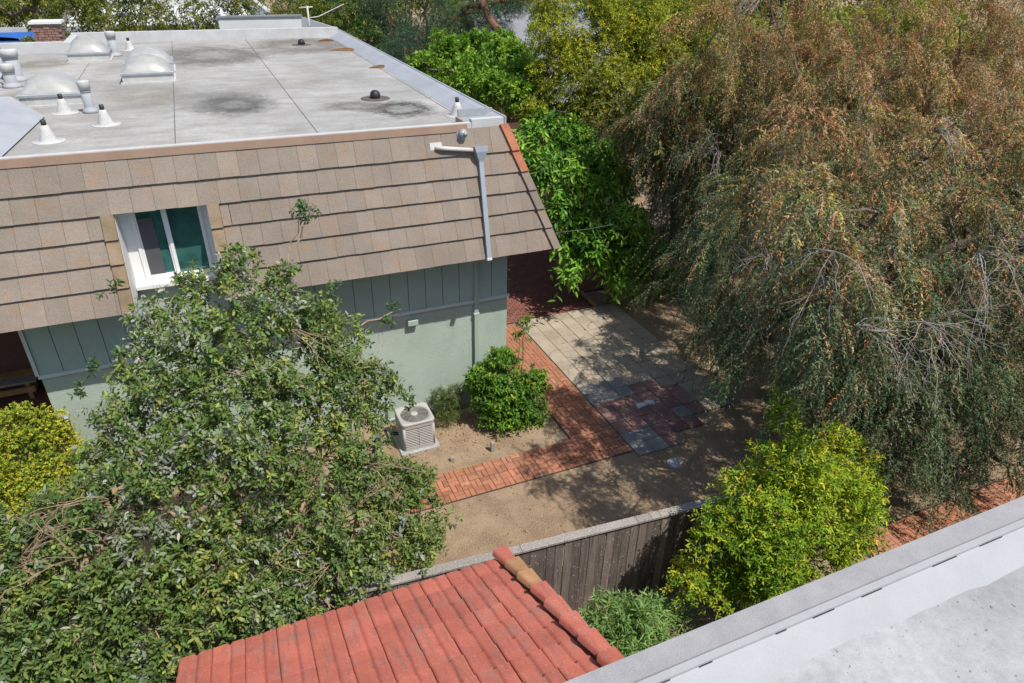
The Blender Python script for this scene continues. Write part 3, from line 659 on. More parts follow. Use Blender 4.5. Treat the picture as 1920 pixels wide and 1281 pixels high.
m = MB(); m.hexa([pp(-1.3, .05, -.06), pp(PX1+.1, .05, -.06), pp(PX1+.1, 4.2, -.06), pp(-1.3, 4.2, -.06), pp(-1.3, .05, -.01), pp(PX1+.1, .05, -.01), pp(PX1+.1, 4.2, -.01), pp(-1.3, 4.2, -.01)]); m.build('roof_deck', 'mortar', porch)
MB().hexa([pp(PX1-.02, .0, -.1), pp(PX1+.12, .0, -.1), pp(PX1+.12, 4.2, -.1), pp(PX1-.02, 4.2, -.1), pp(PX1-.02, .0, .06), pp(PX1+.12, .0, .06), pp(PX1+.12, 4.2, .06), pp(PX1-.02, 4.2, .06)]).build('rake_board', 'redwood', porch)
# rake tiles, barrel shaped, stepped
def rake_mesh(mat):
    m = MB(); vs = []; K = 9
    for s, w0, lift in ((0, .125, .11), (.46, .072, .0)):
        for i in range(K):
            a = math.pi*(i/(K-1)); vs.append(Vector((-w0*math.cos(a), 0, 0))+pd*s+pn*(lift+.075*min(1, math.sin(a)*1.5)**.8))
        for i in range(K):
            a = math.pi*(i/(K-1)); vs.append(Vector((-(w0-.016)*math.cos(a), 0, 0))+pd*s+pn*(lift-.002+.058*min(1, math.sin(a)*1.5)**.8))
    fs = [(i+1, i, 2*K+i, 2*K+i+1) for i in range(K-1)]+[(K+i, K+i+1, 3*K+i+1, 3*K+i) for i in range(K-1)]
    m.add(vs, fs, True); m.add(vs, [(i, i+1, K+i+1, K+i) for i in range(K-1)]+[(2*K+i+1, 2*K+i, 3*K+i, 3*K+i+1) for i in range(K-1)]+[(0, K, 3*K, 2*K), (K-1, 2*K+K-1, 3*K+K-1, 2*K-1)])
    return m.mesh('rake_tile', mat)
rm_ = [rake_mesh('tile_gold'), rake_mesh('tile')]
for k in range(10): inst('rake_tile', rm_[0 if k in (1, 2) else 1], porch, T(pp(PX1+.085+random.uniform(-.01, .01), -.02+k*.40, .03)) @ Matrix.Rotation(R(6+random.uniform(-1.5, 1.5)), 4, 'Z') @ Matrix.Rotation(R(random.uniform(6, 12)), 4, 'Y'))
for x in (-1.2, .6, 2.4): MB().box((x-.06, 5.3, 0), (x+.06, 5.42, 2.52)).build('post', 'redwood', porch)
MB().box((-1.3, 5.28, 2.44), (2.5, 5.44, 2.56)).build('beam', 'redwood', porch)

# ================================================================ NEAR BUILDING with flat roof
nb = thing('near_house', (3, -2, 0), 'near flat-roofed house with pale membrane and grey parapet coping', 'house')
m = MB(); m.box((-14, -9, 0), (24, 1.62, 6.28)); m.build('wall', 'stucco', nb)
NZ = 6.5
m = MB(); m.box((-14, 1.575, 6.3), (24, 1.70, NZ)); cop = m.build('parapet_coping', 'coping', nb)
m = MB(); m.box((-14, 1.535, 6.3), (24, 1.573, NZ-.012)); m.build('edge_flashing', 'cant_near', nb)
m = MB(); N = 120; vs = []
for i in range(N+1):
    x = -2+i*16/N; wv = .012*math.sin(x*3.1)+.008*math.sin(x*7.7+1)+.006*math.sin(x*17)
    vs += [(x, 1.534, NZ-.03), (x, 1.40+wv, NZ-.085), (x, 1.36+wv, NZ-.098)]
m.add(vs, [(3*i, 3*i+1, 3*i+4, 3*i+3) for i in range(N)]+[(3*i+1, 3*i+2, 3*i+5, 3*i+4) for i in range(N)], True); m.build('cant_strip', 'cant_near', nb)
m = MB(); m.add([(-14, -9, NZ-.095), (24, -9, NZ-.095), (24, 1.42, NZ-.095), (-14, 1.42, NZ-.095)], [(0, 1, 2, 3)]); m.build('flat_roof', 'membrane_near', nb)
m = MB()
for a, b in ((1.3, 1.55), (1.72, 1.8), (2.2, 2.27), (2.45, 2.6), (2.8, 2.95), (3.35, 3.55), (3.75, 3.95)): MB().box((a, 1.5295, NZ-.035), (b, 1.5335, NZ-.026)).build('lap_gap', 'black', nb)

# ================================================================ BACKGROUND BUILDINGS
far = thing('far_house', (-6, 44, 0), 'white flat-roofed building beyond the main roof', 'building')
m = MB(); m.box((-24, 36.0, 0), (3.9, 52, 5.9)); m.build('wall', 'offwhite', far)
m = MB(); m.box((-24, 35.9, 5.6), (4.0, 36.15, 6.3)); m.box((3.75, 36.155, 5.6), (4.0, 52, 6.6)); m.box((-24, 51.8, 5.6), (3.74, 52, 6.75)); m.build('parapet', 'membrane_edge', far)
m = MB(); m.box((1.2, 31.5, 5.2), (4.35, 31.7, 6.9)); m.hexa([(4.35, 31.5, 5.2), (5.6, 30.3, 5.2), (5.6, 30.5, 5.2), (4.35, 31.7, 5.2), (4.35, 31.5, 6.9), (5.6, 30.3, 6.55), (5.6, 30.5, 6.55), (4.35, 31.7, 6.9)]); m.build('raised_parapet', 'offwhite', far)
m = MB(); m.box((1.15, 31.45, 6.902), (4.4, 31.78, 6.96)); m.build('coping', 'greyroof', far)
m = MB(); vs = []; N = 10
for i in range(N+1):
    for j in range(N+1): vs.append((-9+4.2*i/N, 33.0+2.2*j/N, 6.2+.06*math.sin(i*1.3)*math.cos(j*1.1)))
m.add(vs, [(i*(N+1)+j, (i+1)*(N+1)+j, (i+1)*(N+1)+j+1, i*(N+1)+j+1) for i in range(N) for j in range(N)], True)
m.box((-9.1, 32.9, 0), (-4.7, 35.3, 6.1)); m.build('pool_cover', 'blue', label='blue tarpaulin covered platform far left behind the chimney', cat='tarpaulin')
gh = thing('shingled_house', (16, 32, 0), 'grey shingled house roof glimpsed between trees at the back', 'house')
m = MB(); m.box((12.4, 29, 0), (19, 37, 3.4)); m.build('wall', 'brown', gh)
m = MB(); m.add([(12.1, 28.6, 3.4), (19.3, 28.6, 3.4), (19.3, 33, 7.2), (12.1, 33, 7.2), (12.1, 37.4, 3.4), (19.3, 37.4, 3.4)], [(0, 1, 2, 3), (3, 2, 5, 4), (0, 3, 4), (1, 5, 2)]); m.build('roof', 'greyroof', gh)

# ================================================================ VEGETATION
def unit(v): return v/np.maximum(np.linalg.norm(v, axis=-1, keepdims=True), 1e-9)
def rdir(n): return unit(rng.normal(size=(n, 3)))
def np_mesh(name, V, F, Cl, mat):
    me = bpy.data.meshes.new(name); k = F.shape[1]
    me.vertices.add(len(V)); me.vertices.foreach_set('co', V.astype(np.float32).ravel())
    me.loops.add(F.size); me.loops.foreach_set('vertex_index', F.astype(np.int32).ravel())
    me.polygons.add(len(F)); me.polygons.foreach_set('loop_start', (np.arange(len(F))*k).astype(np.int32))
    me.update(calc_edges=True)
    at = me.color_attributes.new('Col', 'FLOAT_COLOR', 'POINT')
    at.data.foreach_set('color', np.c_[Cl, np.ones(len(Cl))].astype(np.float32).ravel())
    me.materials.append(MAT[mat]); return me
def leaf_geo(P, A, N, L, W, six):
    B = np.cross(A, N); L = L[:, None]; W = W[:, None]; n = len(P)
    if six == 3:
        vs = np.stack([P+B*W*.5, P+A*L-N*L*.06, P-B*W*.5], 1); f = np.array([[0, 1, 2]])
    elif six:
        vs = np.stack([P, P+A*L*.3+B*W*.42+N*W*.16, P+A*L*.68+B*W*.40+N*W*.12-N*L*.03, P+A*L-N*L*.1, P+A*L*.68-B*W*.40+N*W*.12-N*L*.03, P+A*L*.3-B*W*.42+N*W*.16], 1)
        f = np.array([[0, 1, 2, 3], [0, 3, 4, 5]])
    else:
        vs = np.stack([P, P+A*L*.45+B*W*.5+N*W*.2, P+A*L-N*L*.08, P+A*L*.45-B*W*.5+N*W*.2], 1)
        f = np.array([[0, 1, 2], [0, 2, 3]])
    k = vs.shape[1]
    F = (np.arange(n)*k)[:, None, None]+f[None]
    return vs.reshape(-1, 3), F.reshape(-1, f.shape[1]), k
def subs(bl, nsub=9, fr=.66, sr=.43):
    out = []
    for x, y, z, r in bl:
        d = rdir(nsub); rr_ = r*sr*rng.uniform(.6, 1.25, nsub)
        c = np.array([x, y, z])+d*(r*fr*rng.uniform(.7, 1.25, nsub))[:, None]
        out.append(np.c_[c, rr_, np.tile([x, y, z], (nsub, 1))])
    return np.concatenate(out)
def seeds(bl, S, nsub=9, up=.25, lo=.55, hi=1.08, zmin=.05):
    sb = subs(bl, nsub); p = sb[:, 3]**2; p /= p.sum()
    i = rng.choice(len(sb), S, p=p); d = unit(rdir(S)+np.array([0, 0, up]))
    pos = sb[i, :3]+d*(sb[i, 3]*rng.uniform(lo, hi, S))[:, None]
    out = unit(.6*unit(pos-sb[i, 4:7])+.5*d)
    ok = pos[:, 2] > zmin
    return pos[ok], out[ok], sb
def boughs(bl, S, B=14, arch=.5, sag=1.0, off=.07, up=.35, lo=.25, zmin=.1, ln=1.25):
    '''seed points strung along arching boughs that leave each limb end'''
    bl = np.array(bl); n = len(bl); c = np.repeat(bl[:, :3], B, 0); r = np.repeat(bl[:, 3], B)
    d = unit(rdir(n*B)+np.array([0, 0, up])); L = r*ln*rng.uniform(.6, 1.15, n*B)
    c = c+rdir(n*B)*(r*.25)[:, None]
    p = L**1.3; p /= p.sum(); i = rng.choice(n*B, S, p=p); t = lo+(1-lo)*rng.random(S)**.8
    pos = c[i]+d[i]*(L[i]*t)[:, None]; pos[:, 2] += L[i]*(arch*t-sag*t*t)
    tan = d[i].copy(); tan[:, 2] += arch-2*sag*t
    pos = pos+rng.normal(size=pos.shape)*(off*(1.3-t*.6))[:, None]
    out = unit(unit(tan)*.7+rdir(S)*.5+np.array([0, 0, -.25])); ok = pos[:, 2] > zmin
    return pos[ok], out[ok], i[ok], (c+d*L[:, None])
def foliage(pos, out, L, length, ll, lw, col, spread=.9, droop=.15, upb=.3, jit=.18, six=False, tip=False, ljit=.3):
    S = len(pos); ln = length*rng.uniform(.6, 1.3, S)
    d = unit(out+rng.normal(size=(S, 3))*.35+np.array([0, 0, upb]))
    e1 = unit(np.cross(d, rdir(S))); e2 = np.cross(d, e1)
    t = (np.arange(L)+.5)/L
    if tip: t = .35+.65*t
    T_ = t[None, :]*np.ones((S, 1))
    P = pos[:, None]+d[:, None]*(ln[:, None]*T_)[..., None]; P[..., 2] -= droop*(T_**2)*ln[:, None]*2
    tan = d[:, None]+np.array([0, 0, -1.])*(4*droop*T_)[..., None]; tan = unit(tan)
    an = np.arange(L)*2.4+rng.uniform(0, 6.28, S)[:, None]
    rad = e1[:, None]*np.cos(an)[..., None]+e2[:, None]*np.sin(an)[..., None]
    A = unit(tan*(1-spread*.45)+rad*spread+rng.normal(size=rad.shape)*.2)
    upv = np.array([0, 0, 1.])+rng.normal(size=A.shape)*.45
    N = unit(upv-A*(upv*A).sum(-1, keepdims=True))
    P = P.reshape(-1, 3); A = A.reshape(-1, 3); N = N.reshape(-1, 3); n = len(P)
    LL = ll*rng.uniform(1-ljit, 1+ljit, n); LW = lw*rng.uniform(1-ljit, 1+ljit, n)
    C_ = np.repeat(col, L, 0)*(1+rng.normal(size=(n, 1))*jit)*(1+rng.normal(size=(n, 3))*.05)
    return P, A, N, LL, LW, np.clip(C_, .004, .9)
def fol_mesh(name, parts, mat, six):
    V = []; F = []; Cc = []; b = 0
    for P, A, N, LL, LW, C_ in parts:
        v, f, k = leaf_geo(P, A, N, LL, LW, six); V.append(v); F.append(f+b); Cc.append(np.repeat(C_, k, 0)); b += len(v)
    return np_mesh(name, np.concatenate(V), np.concatenate(F), np.concatenate(Cc), mat)
def crown(parent, parts, mat='leaf', six=False, name='crown'):
    o = bpy.data.objects.new(name, fol_mesh(name, parts, mat, six)); link(o, parent); tag(o, kind='stuff'); return o
def pal(pos, cols, wts, fs=1.1, sharp=3., seed=0):
    """each sprig takes one of a few leaf colours; neighbours tend to agree"""
    r = np.random.default_rng(seed); K = len(cols); sc_ = np.zeros((len(pos), K))
    for k in range(K):
        ph = r.uniform(0, 6.28, 9); fr = r.normal(size=(9, 3))*fs*2.2
        sc_[:, k] = np.sin(pos@fr.T+ph).sum(1)/3*sharp/3+np.log(wts[k]+1e-6)+rng.gumbel(size=len(pos))*.7
    return np.array(cols)[sc_.argmax(1)]
def curve(a, b, n=6, wob=.12, sag=0.):
    a = np.array(a, float); b = np.array(b, float); L = np.linalg.norm(b-a)
    t = np.linspace(0, 1, n)[:, None]; p = a+(b-a)*t; o = rng.normal(size=(n, 3))*wob*L*.35; o[0] = 0; o[-1] = 0
    p = p+o; p[:, 2] -= sag*4*(t*(1-t))[:, 0]*L; return [Vector(q) for q in p]
def skeleton(parent, base, fork, bl, r0=.16, bark='bark', twigs=5, r1=.022):
    m = MB(); f = Vector(fork); b = Vector(base)
    pts = curve(b, f, 6, .08); m.tube([b-Vector((0, 0, .1))]+pts, [r0*1.45, r0*1.25]+[r0*(1-.08*i) for i in range(1, 6)], 9); m.build('trunk', bark, parent)
    m = MB(); con = [(np.array(fork), r0*.8)]
    for x, y, z, r in sorted(bl, key=lambda q: (q[0]-f.x)**2+(q[1]-f.y)**2+(q[2]-f.z)**2):
        c = np.array([x, y, z]); k = min(range(len(con)), key=lambda i: np.linalg.norm(con[i][0]-c)+.35*np.linalg.norm(con[i][0]-np.array(fork)))
        p, rp = con[k]; re = max(r1*.7, rp*.62); m.tube(curve(p, c, 6, .14), list(np.linspace(rp*.8, re, 6)), 6); con.append((c, re))
        for _ in range(twigs):
            e = c+rdir(1)[0]*r*rng.uniform(.7, 1.0); m.tube(curve(c, e, 4, .15), list(np.linspace(re*.45, .006, 4)), 4, False)
    m.build('branches', bark, parent, kind='stuff')
def fan(m, o, d, ln, n=7, spread=.5, sag=.25, r=.012, sub=4):
    o = np.array(o, float); d = np.array(d, float); d /= np.linalg.norm(d)
    for i in range(n):
        dd = unit((d+rng.normal(size=3)*spread)[None])[0]; l = ln*rng.uniform(.5, 1.1); e = o+dd*l+np.array([0, 0, -sag*l])
        pts = curve(o, e, 7, .055, -sag*.5); m.tube(pts, list(np.linspace(r, r*.3, 7)), 4, False)
        for k in range(sub):
            q = np.array(pts[random.randint(2, 5)]); d2 = unit((dd+rng.normal(size=3)*.7+np.array([0, 0, -.3]))[None])[0]
            m.tube(curve(q, q+d2*l*rng.uniform(.25, .5), 5, .12, -.05), list(np.linspace(r*.45, r*.18, 5)), 4, False)
BL = {}
BL['FEIJOA'] = [(-1.48,8.8,4.69,0.19),(-1.84,8.5,4.14,0.18),(-1.26,9.3,5.02,0.16),(-2.01,8.0,3.8,0.2),(-0.96,9.6,5.06,0.18),(-0.56,9.8,5.15,0.24),(0.05,9.8,5.3,0.31),(0.6,9.8,5.03,0.29),(0.98,9.6,4.56,0.34),(1.35,9.4,4.26,0.26),(-1.1,9.0,4.82,0.28),(-0.66,8.9,4.9,0.44),(-0.09,8.9,4.91,0.51),(0.57,8.9,4.6,0.52),(1.17,8.8,4.07,0.46),(1.65,9.0,3.54,0.32),(-1.48,8.6,4.36,0.29),(-1.08,8.3,4.49,0.45),(-0.55,8.3,4.44,0.5),(0.08,8.2,4.25,0.51),(0.76,8.4,3.77,0.49),(1.41,8.8,3.23,0.33),(-1.77,8.2,3.87,0.28),(-1.28,7.8,3.98,0.46),(-0.73,7.6,3.96,0.53),(-0.06,7.6,3.75,0.55),(0.6,7.8,3.3,0.52),(1.26,8.0,2.63,0.48),(1.94,8.2,2.13,0.36),(-2.38,7.6,3.58,0.31),(-1.85,7.3,3.69,0.46),(-1.26,7.2,3.52,0.53),(-0.59,7.2,3.18,0.55),(0.17,7.3,2.81,0.59),(0.96,7.5,2.33,0.59),(1.78,7.7,1.84,0.46),(-2.74,7.0,3.44,0.44),(-2.25,6.9,3.29,0.49),(-1.63,6.8,3.09,0.54),(-0.95,6.8,2.7,0.57),(-0.24,6.9,2.27,0.58),(0.59,7.0,1.96,0.57),(1.39,7.2,1.75,0.49),(1.86,7.3,1.62,0.32),(-2.88,6.6,2.92,0.54),(-2.3,6.5,2.74,0.55),(-1.64,6.4,2.53,0.55),(-1.05,6.5,2.25,0.51),(-0.42,6.6,2.13,0.44),(0.25,6.8,1.9,0.36),(-2.87,6.2,2.42,0.53),(-2.23,6.1,2.08,0.56),(-1.72,6.1,2.03,0.35),(-3.21,7.0,3.97,0.5),(-3.37,6.5,3.29,0.55)]
BL['BROWN'] = [(10.53,15.2,5.49,0.83),(11.62,15.0,5.59,1.12),(13.45,18.6,2.81,1.12),(11.78,14.6,4.05,1.15),(12.12,14.2,4.35,1.13),(11.13,13.0,2.98,1.09),(12.12,14.6,3.18,1.19),(10.2,11.0,2.28,0.75),(9.94,9.5,2.54,0.68),(13.98,18.6,3.48,1.27),(12.94,15.5,5.25,1.33),(14.35,15.0,5.4,1.33),(13.39,14.0,4.27,1.3),(11.33,13.95,7.96,1.05),(12.6,13.65,8.13,1.06),(13.62,12.81,7.95,1.04),(15.72,12.9,8.08,1.09),(18.45,13.2,7.93,1.18),(20.69,13.13,7.89,1.23),(22.82,13.06,7.98,1.27),(11.17,14.61,6.52,1.3),(12.67,14.27,6.74,1.31),(14.69,16.17,6.65,1.41),(12.77,12.44,6.95,1.2),(15.6,16.04,6.54,1.43),(13.05,10.95,7.11,1.11),(15.55,12.85,6.94,1.23),(15.08,10.95,6.93,1.17),(18.26,12.85,6.72,1.31),(17.0,10.76,6.84,1.21),(19.76,12.66,6.66,1.34),(19.73,10.97,6.63,1.31),(22.15,12.87,6.47,1.42),(12.56,18.6,4.0,1.08),(14.25,18.6,3.76,1.59),(12.0,13.45,5.25,1.33),(13.65,15.35,4.96,1.43),(8.57,8.15,6.8,0.85),(12.39,11.75,5.84,1.15),(10.14,8.23,6.51,0.91),(12.63,10.13,6.03,1.05),(15.67,12.23,5.14,1.29),(11.93,8.34,6.29,0.97),(14.78,10.24,5.79,1.13),(17.02,12.34,4.95,1.34),(13.75,8.34,6.14,1.03),(17.38,10.24,5.58,1.2),(20.4,12.34,4.67,1.44),(15.65,8.29,6.2,1.07),(19.65,10.19,5.68,1.26),(23.25,12.29,4.77,1.51),(15.06,18.6,1.03,1.79),(8.52,8.94,5.32,1.0),(10.17,10.84,4.69,1.14),(7.36,6.56,6.39,0.77),(9.72,8.46,5.66,0.94),(9.1,6.85,6.14,0.85),(11.67,8.75,5.42,1.02),(13.71,10.85,4.39,1.25),(10.65,6.79,5.9,0.9),(14.02,8.69,5.07,1.1),(17.66,10.79,3.83,1.38),(12.29,6.7,5.54,0.95),(15.34,8.6,4.72,1.14),(18.73,10.7,3.45,1.41),(13.92,6.74,5.59,1.0),(17.16,8.64,4.81,1.19),(21.87,10.74,3.45,1.5),(10.33,11.72,2.48,1.35),(8.11,7.83,4.57,0.95),(10.48,9.73,3.55,1.12),(7.15,5.85,5.74,0.74),(9.43,7.75,4.73,0.93),(8.7,5.96,5.39,0.81),(11.45,7.86,4.31,1.0),(14.67,9.96,2.75,1.28),(10.5,6.08,5.06,0.88),(13.54,7.98,3.95,1.08),(17.72,10.08,2.24,1.4),(11.78,5.8,5.02,0.9),(16.21,7.7,3.71,1.15),(19.84,9.8,2.1,1.44),(9.38,9.62,2.32,0.75),(8.26,7.17,3.71,0.85),(7.37,5.41,4.87,0.68),(9.07,6.61,4.03,0.79),(10.04,7.81,3.18,0.87),(9.09,5.65,4.4,0.76),(11.12,6.85,3.51,0.87),(12.61,8.05,2.56,0.96),(10.94,5.68,3.89,0.83),(12.46,6.88,3.12,0.92),(14.69,8.08,2.0,1.03),(12.87,5.67,3.4,0.9),(14.99,6.87,2.51,1.0),(18.01,8.07,1.2,1.14),(11.95,9.54,-0.12,0.73),(9.83,6.95,2.19,0.79),(9.66,6.05,2.75,0.72),(11.19,7.25,1.77,0.8),(13.16,8.45,0.46,0.89),(10.17,5.61,3.08,0.7),(12.31,6.81,1.97,0.8),(14.75,8.01,0.57,0.9),(11.59,5.42,2.77,0.73),(14.45,6.62,1.47,0.85),(16.04,7.82,0.29,0.93),(13.26,5.37,2.28,0.78),(16.36,6.57,0.92,0.91),(18.1,7.77,-0.32,0.98),(9.53,5.33,2.22,0.37),(11.33,5.53,1.45,0.58),(13.09,5.54,0.96,0.62),(15.4,6.74,-0.4,0.7),(15.27,18.6,-0.15,0.96)]
BL['CITRUS'] = [(6.96,5.9,3.81,0.09),(7.05,5.9,3.59,0.14),(8.07,5.8,2.97,0.13),(8.73,5.8,2.56,0.11),(8.94,5.6,2.2,0.15),(9.13,5.5,1.87,0.11),(8.92,5.4,1.68,0.18),(7.12,5.9,3.43,0.22),(7.06,5.8,3.12,0.28),(8.23,5.8,2.66,0.3),(6.62,5.6,2.95,0.28),(7.28,5.5,2.66,0.48),(8.39,5.6,2.1,0.35),(6.21,5.6,2.42,0.44),(6.79,5.3,2.25,0.64),(8.05,5.3,1.67,0.68),(8.87,5.3,1.18,0.32),(5.79,5.4,2.0,0.33),(6.38,5.1,1.61,0.64),(7.43,5.0,1.27,0.59),(5.29,5.4,1.31,0.32),(5.89,5.2,1.02,0.41),(6.53,5.0,1.07,0.45),(8.42,5.1,1.0,0.32)]
BL['CORNER'] = [(5.04,12.0,1.29,0.38),(4.68,11.9,0.86,0.43),(5.29,11.8,0.77,0.49),(4.86,11.7,0.36,0.51),(5.55,11.6,0.31,0.39),(5.91,11.7,0.82,0.2)]
BL['SMALL'] = [(3.7,12.2,0.63,0.24),(4.03,12.25,0.59,0.24),(3.82,12.1,0.3,0.24)]
BL['BOTTOM'] = [(3.95,5.3,1.25,0.21),(4.25,5.2,1.16,0.28),(4.71,5.2,0.81,0.33),(4.04,5.1,0.93,0.23),(4.45,5.0,0.71,0.27),(5.14,5.3,0.54,0.12),(3.78,5.3,1.16,0.14),(4.06,4.9,0.81,0.23)]
BL['HEDGE'] = [(-4.03,12.0,2.22,0.41),(-3.61,12.0,2.05,0.39),(-3.35,11.8,1.58,0.36),(-4.04,11.6,1.72,0.59),(-3.56,11.5,1.4,0.51),(-4.22,11.2,1.16,0.54),(-3.73,11.2,0.98,0.46),(-4.71,11.8,1.89,0.72),(-4.7,11.2,1.33,0.71),(-3.48,11.0,0.94,0.37)]
BL['BACKL'] = [(-2.56,33.0,6.91,0.83),(-1.4,33.0,7.08,1.05),(-0.33,33.0,6.68,0.9),(1.19,34.0,7.08,1.11),(2.4,34.0,6.76,1.02),(3.22,34.0,6.43,0.92),(-2.07,32.0,6.43,0.45),(-0.99,32.0,6.31,0.42),(4.91,36.0,6.78,1.11),(-3.89,34.0,7.04,1.05),(-5.44,36.0,6.91,1.09)]
BL['BACKM'] = [(5.64,35.0,6.18,0.93),(6.71,34.0,6.69,1.08),(7.14,32.0,5.9,0.93),(8.39,33.0,6.53,1.19),(7.96,29.0,5.9,0.75),(9.49,31.0,6.26,1.15),(11.07,32.0,6.78,1.31),(10.34,28.0,6.14,0.82),(12.07,30.0,6.72,1.03),(7.23,28.0,5.65,0.62),(6.76,38.0,6.85,1.32),(14.36,33.0,7.11,1.14),(8.43,36.0,7.08,1.28),(11.09,36.0,7.06,1.31)]
BL['GREEN2'] = [(10.4,22.0,5.64,0.5),(9.67,20.0,5.27,0.47),(10.55,23.0,6.09,0.41),(7.3,24.0,5.82,0.55),(8.61,25.0,5.9,0.87),(8.87,23.0,5.9,0.87),(10.27,24.0,5.97,0.86),(7.74,22.0,5.76,0.52),(8.64,21.0,5.39,0.68),(9.03,20.0,5.39,0.59),(10.1,22.0,5.82,0.61),(10.03,26.0,6.18,0.6),(10.79,26.0,6.25,0.61)]
BL['GREEN'] = [(10.15,18.5,4.58,0.55),(10.88,18.2,3.86,0.59),(11.38,18.0,3.37,0.57),(9.11,18.8,4.91,0.45),(10.6,15.4,1.23,0.47),(11.86,15.6,1.2,0.55),(12.87,15.4,0.77,0.43),(10.63,16.0,2.58,0.56),(8.58,15.6,1.48,0.27),(8.32,18.0,4.61,0.58),(9.33,18.5,4.72,0.71),(8.22,17.2,4.06,0.54),(9.22,17.5,4.04,0.77),(10.27,17.8,4.02,0.72),(8.56,16.8,3.37,0.55),(9.43,16.8,3.27,0.69),(10.43,17.0,3.26,0.63),(9.22,16.3,2.5,0.61),(10.11,16.3,2.38,0.7),(9.53,15.8,1.74,0.46),(10.43,15.8,1.69,0.5),(9.01,16.0,1.91,0.38),(11.79,16.0,0.87,0.43),(12.86,16.0,0.42,0.44),(11.44,16.3,2.03,0.48)]
BL['YELLOW'] = [(10.11,20.0,6.8,0.45),(9.61,19.5,6.13,0.42),(10.33,21.0,7.45,0.5),(9.01,18.8,5.22,0.38),(13.46,19.5,6.83,1.01),(14.74,20.0,7.37,1.04),(12.39,18.5,5.62,0.79),(11.24,18.8,5.63,0.81),(10.61,19.5,6.77,0.8),(16.27,21.0,7.75,0.91),(10.12,20.0,7.32,0.77),(11.38,20.0,7.44,0.98),(12.72,20.0,7.41,1.0),(10.11,19.5,6.19,0.74),(11.39,19.5,6.29,0.99),(12.53,19.5,6.4,0.84),(9.91,19.0,5.2,0.68),(11.04,19.0,4.97,0.83),(12.03,19.0,4.74,0.68),(9.51,19.5,5.53,0.39),(14.75,21.0,7.77,1.06),(10.4,21.0,7.97,0.74)]
CAMP = np.array([0, 0, 9.5])
def leaf_objects(parent, arr, mat, n, pick):
    """the leaves that show largest become objects of their own"""
    P, A, N, LL, LW, C_ = arr
    v, f, k = leaf_geo(np.zeros((1, 3)), np.array([[0, 1., 0]]), np.array([[0, 0, 1.]]), np.array([1.]), np.array([.5]), True)
    me = bpy.data.meshes.new('leaf'); me.from_pydata([tuple(q) for q in v], [], [tuple(q) for q in f]); me.materials.append(MAT[mat])
    for i in pick:
        B = np.cross(A[i], N[i]); s = LL[i]; wx = LW[i]/.5
        mt = Matrix(((B[0]*wx, A[i][0]*s, N[i][0]*s, P[i][0]), (B[1]*wx, A[i][1]*s, N[i][1]*s, P[i][1]), (B[2]*wx, A[i][2]*s, N[i][2]*s, P[i][2]), (0, 0, 0, 1)))
        inst('leaf', me, parent, mt)
def split_leaves(arr, n):
    P, A, N = arr[:3]; v = unit(CAMP-P); sc_ = -np.linalg.norm(CAMP-P, axis=1)+1.2*np.abs((N*v).sum(1))
    # keep only leaves that nothing nearer hides: nearest per cell of viewing direction
    d = unit(P-CAMP); key = np.floor(d/.012).astype(int); kk = key[:, 0]*1000003+key[:, 1]*1009+key[:, 2]
    o = np.argsort(np.linalg.norm(P-CAMP, axis=1)); _, first = np.unique(kk[o], return_index=True); cand = o[first]
    cand = cand[np.argsort(-sc_[cand])][:n*4]; pick = rng.choice(cand, min(n, len(cand)), replace=False)
    keep = np.ones(len(P), bool); keep[pick] = False
    return pick, tuple(a[keep] for a in arr)

# ---- grey-green tree in the yard, close to the camera
bl = BL['FEIJOA']
t = thing('feijoa_tree', (-.4, 8.4, 0), 'spreading grey-green tree with silvery leaf undersides in front of the house wall', 'tree')
skeleton(t, (-.4, 8.6, 0), (-.4, 8.5, 1.6), bl, .13, 'bark_tan', 5, .014)
pa, oa, sb = seeds(bl, 5400, 10, .2, .45, 1.0)
pb, ob, bi, bt = boughs(bl, 5200, 16, .35, .45, .05, .35, .35, .1, 1.25)
pos = np.r_[pa, pb]; out = np.r_[oa, ob]
green = pal(pos, [(.12, .18, .045), (.165, .225, .06), (.08, .135, .04), (.25, .28, .065), (.21, .245, .15)], [.32, .28, .2, .1, .1], 1.3, 2.5, 3)
silv = np.clip(0.0+.14*(pos[:, 0] < -.9)*(pos[:, 2] > 3.3)+.22*(pos[:, 2] > 4.9)+.12*np.sin(pos@np.array([3.1, 2.2, -2.7])), 0, .6)
issil = rng.random(len(pos)) < silv
green[issil] = np.array([.30, .325, .26])*rng.uniform(.65, 1.1, (issil.sum(), 1))
f1 = foliage(pos, out, 8, .15, .076, .037, green*1.1, .95, .05, .35, .24, tip=False, ljit=.45)
pick, f1 = split_leaves(f1, 300) if True else (None, f1)
fl_all = f1
t_feijoa = t
crown(t, [f1], 'leaf', True)
m = MB()
for k in (30, 36, 37, 34, 35, 27, 28, 19, 21, 13, 8, 15, 40, 36, 29, 41, 22, 10):
    x, y, z, r = bl[k]; o = np.array([x, y, z]); v = unit((CAMP-o)[None])[0]; o = o+(v*.55+np.array([0, 0, .35]))*r*.95
    fan(m, o, rng.normal(size=3)*np.array([1, .5, .3])+v*.15, .95, 4, .5, .12, .008, 2)
for a, b in (((.72, 9.7, 5.3), (1.05, 9.75, 6.35)), ((.85, 9.7, 5.7), (1.25, 9.75, 6.25)), ((1.6, 9.2, 4.5), (2.25, 9.3, 4.6)), ((1.6, 9.0, 4.0), (2.25, 8.9, 3.0))): m.tube(curve(a, b, 6, .1), list(np.linspace(.014, .005, 6)), 5)
m.build('surface_twigs', 'bark_tan', t, kind='stuff')
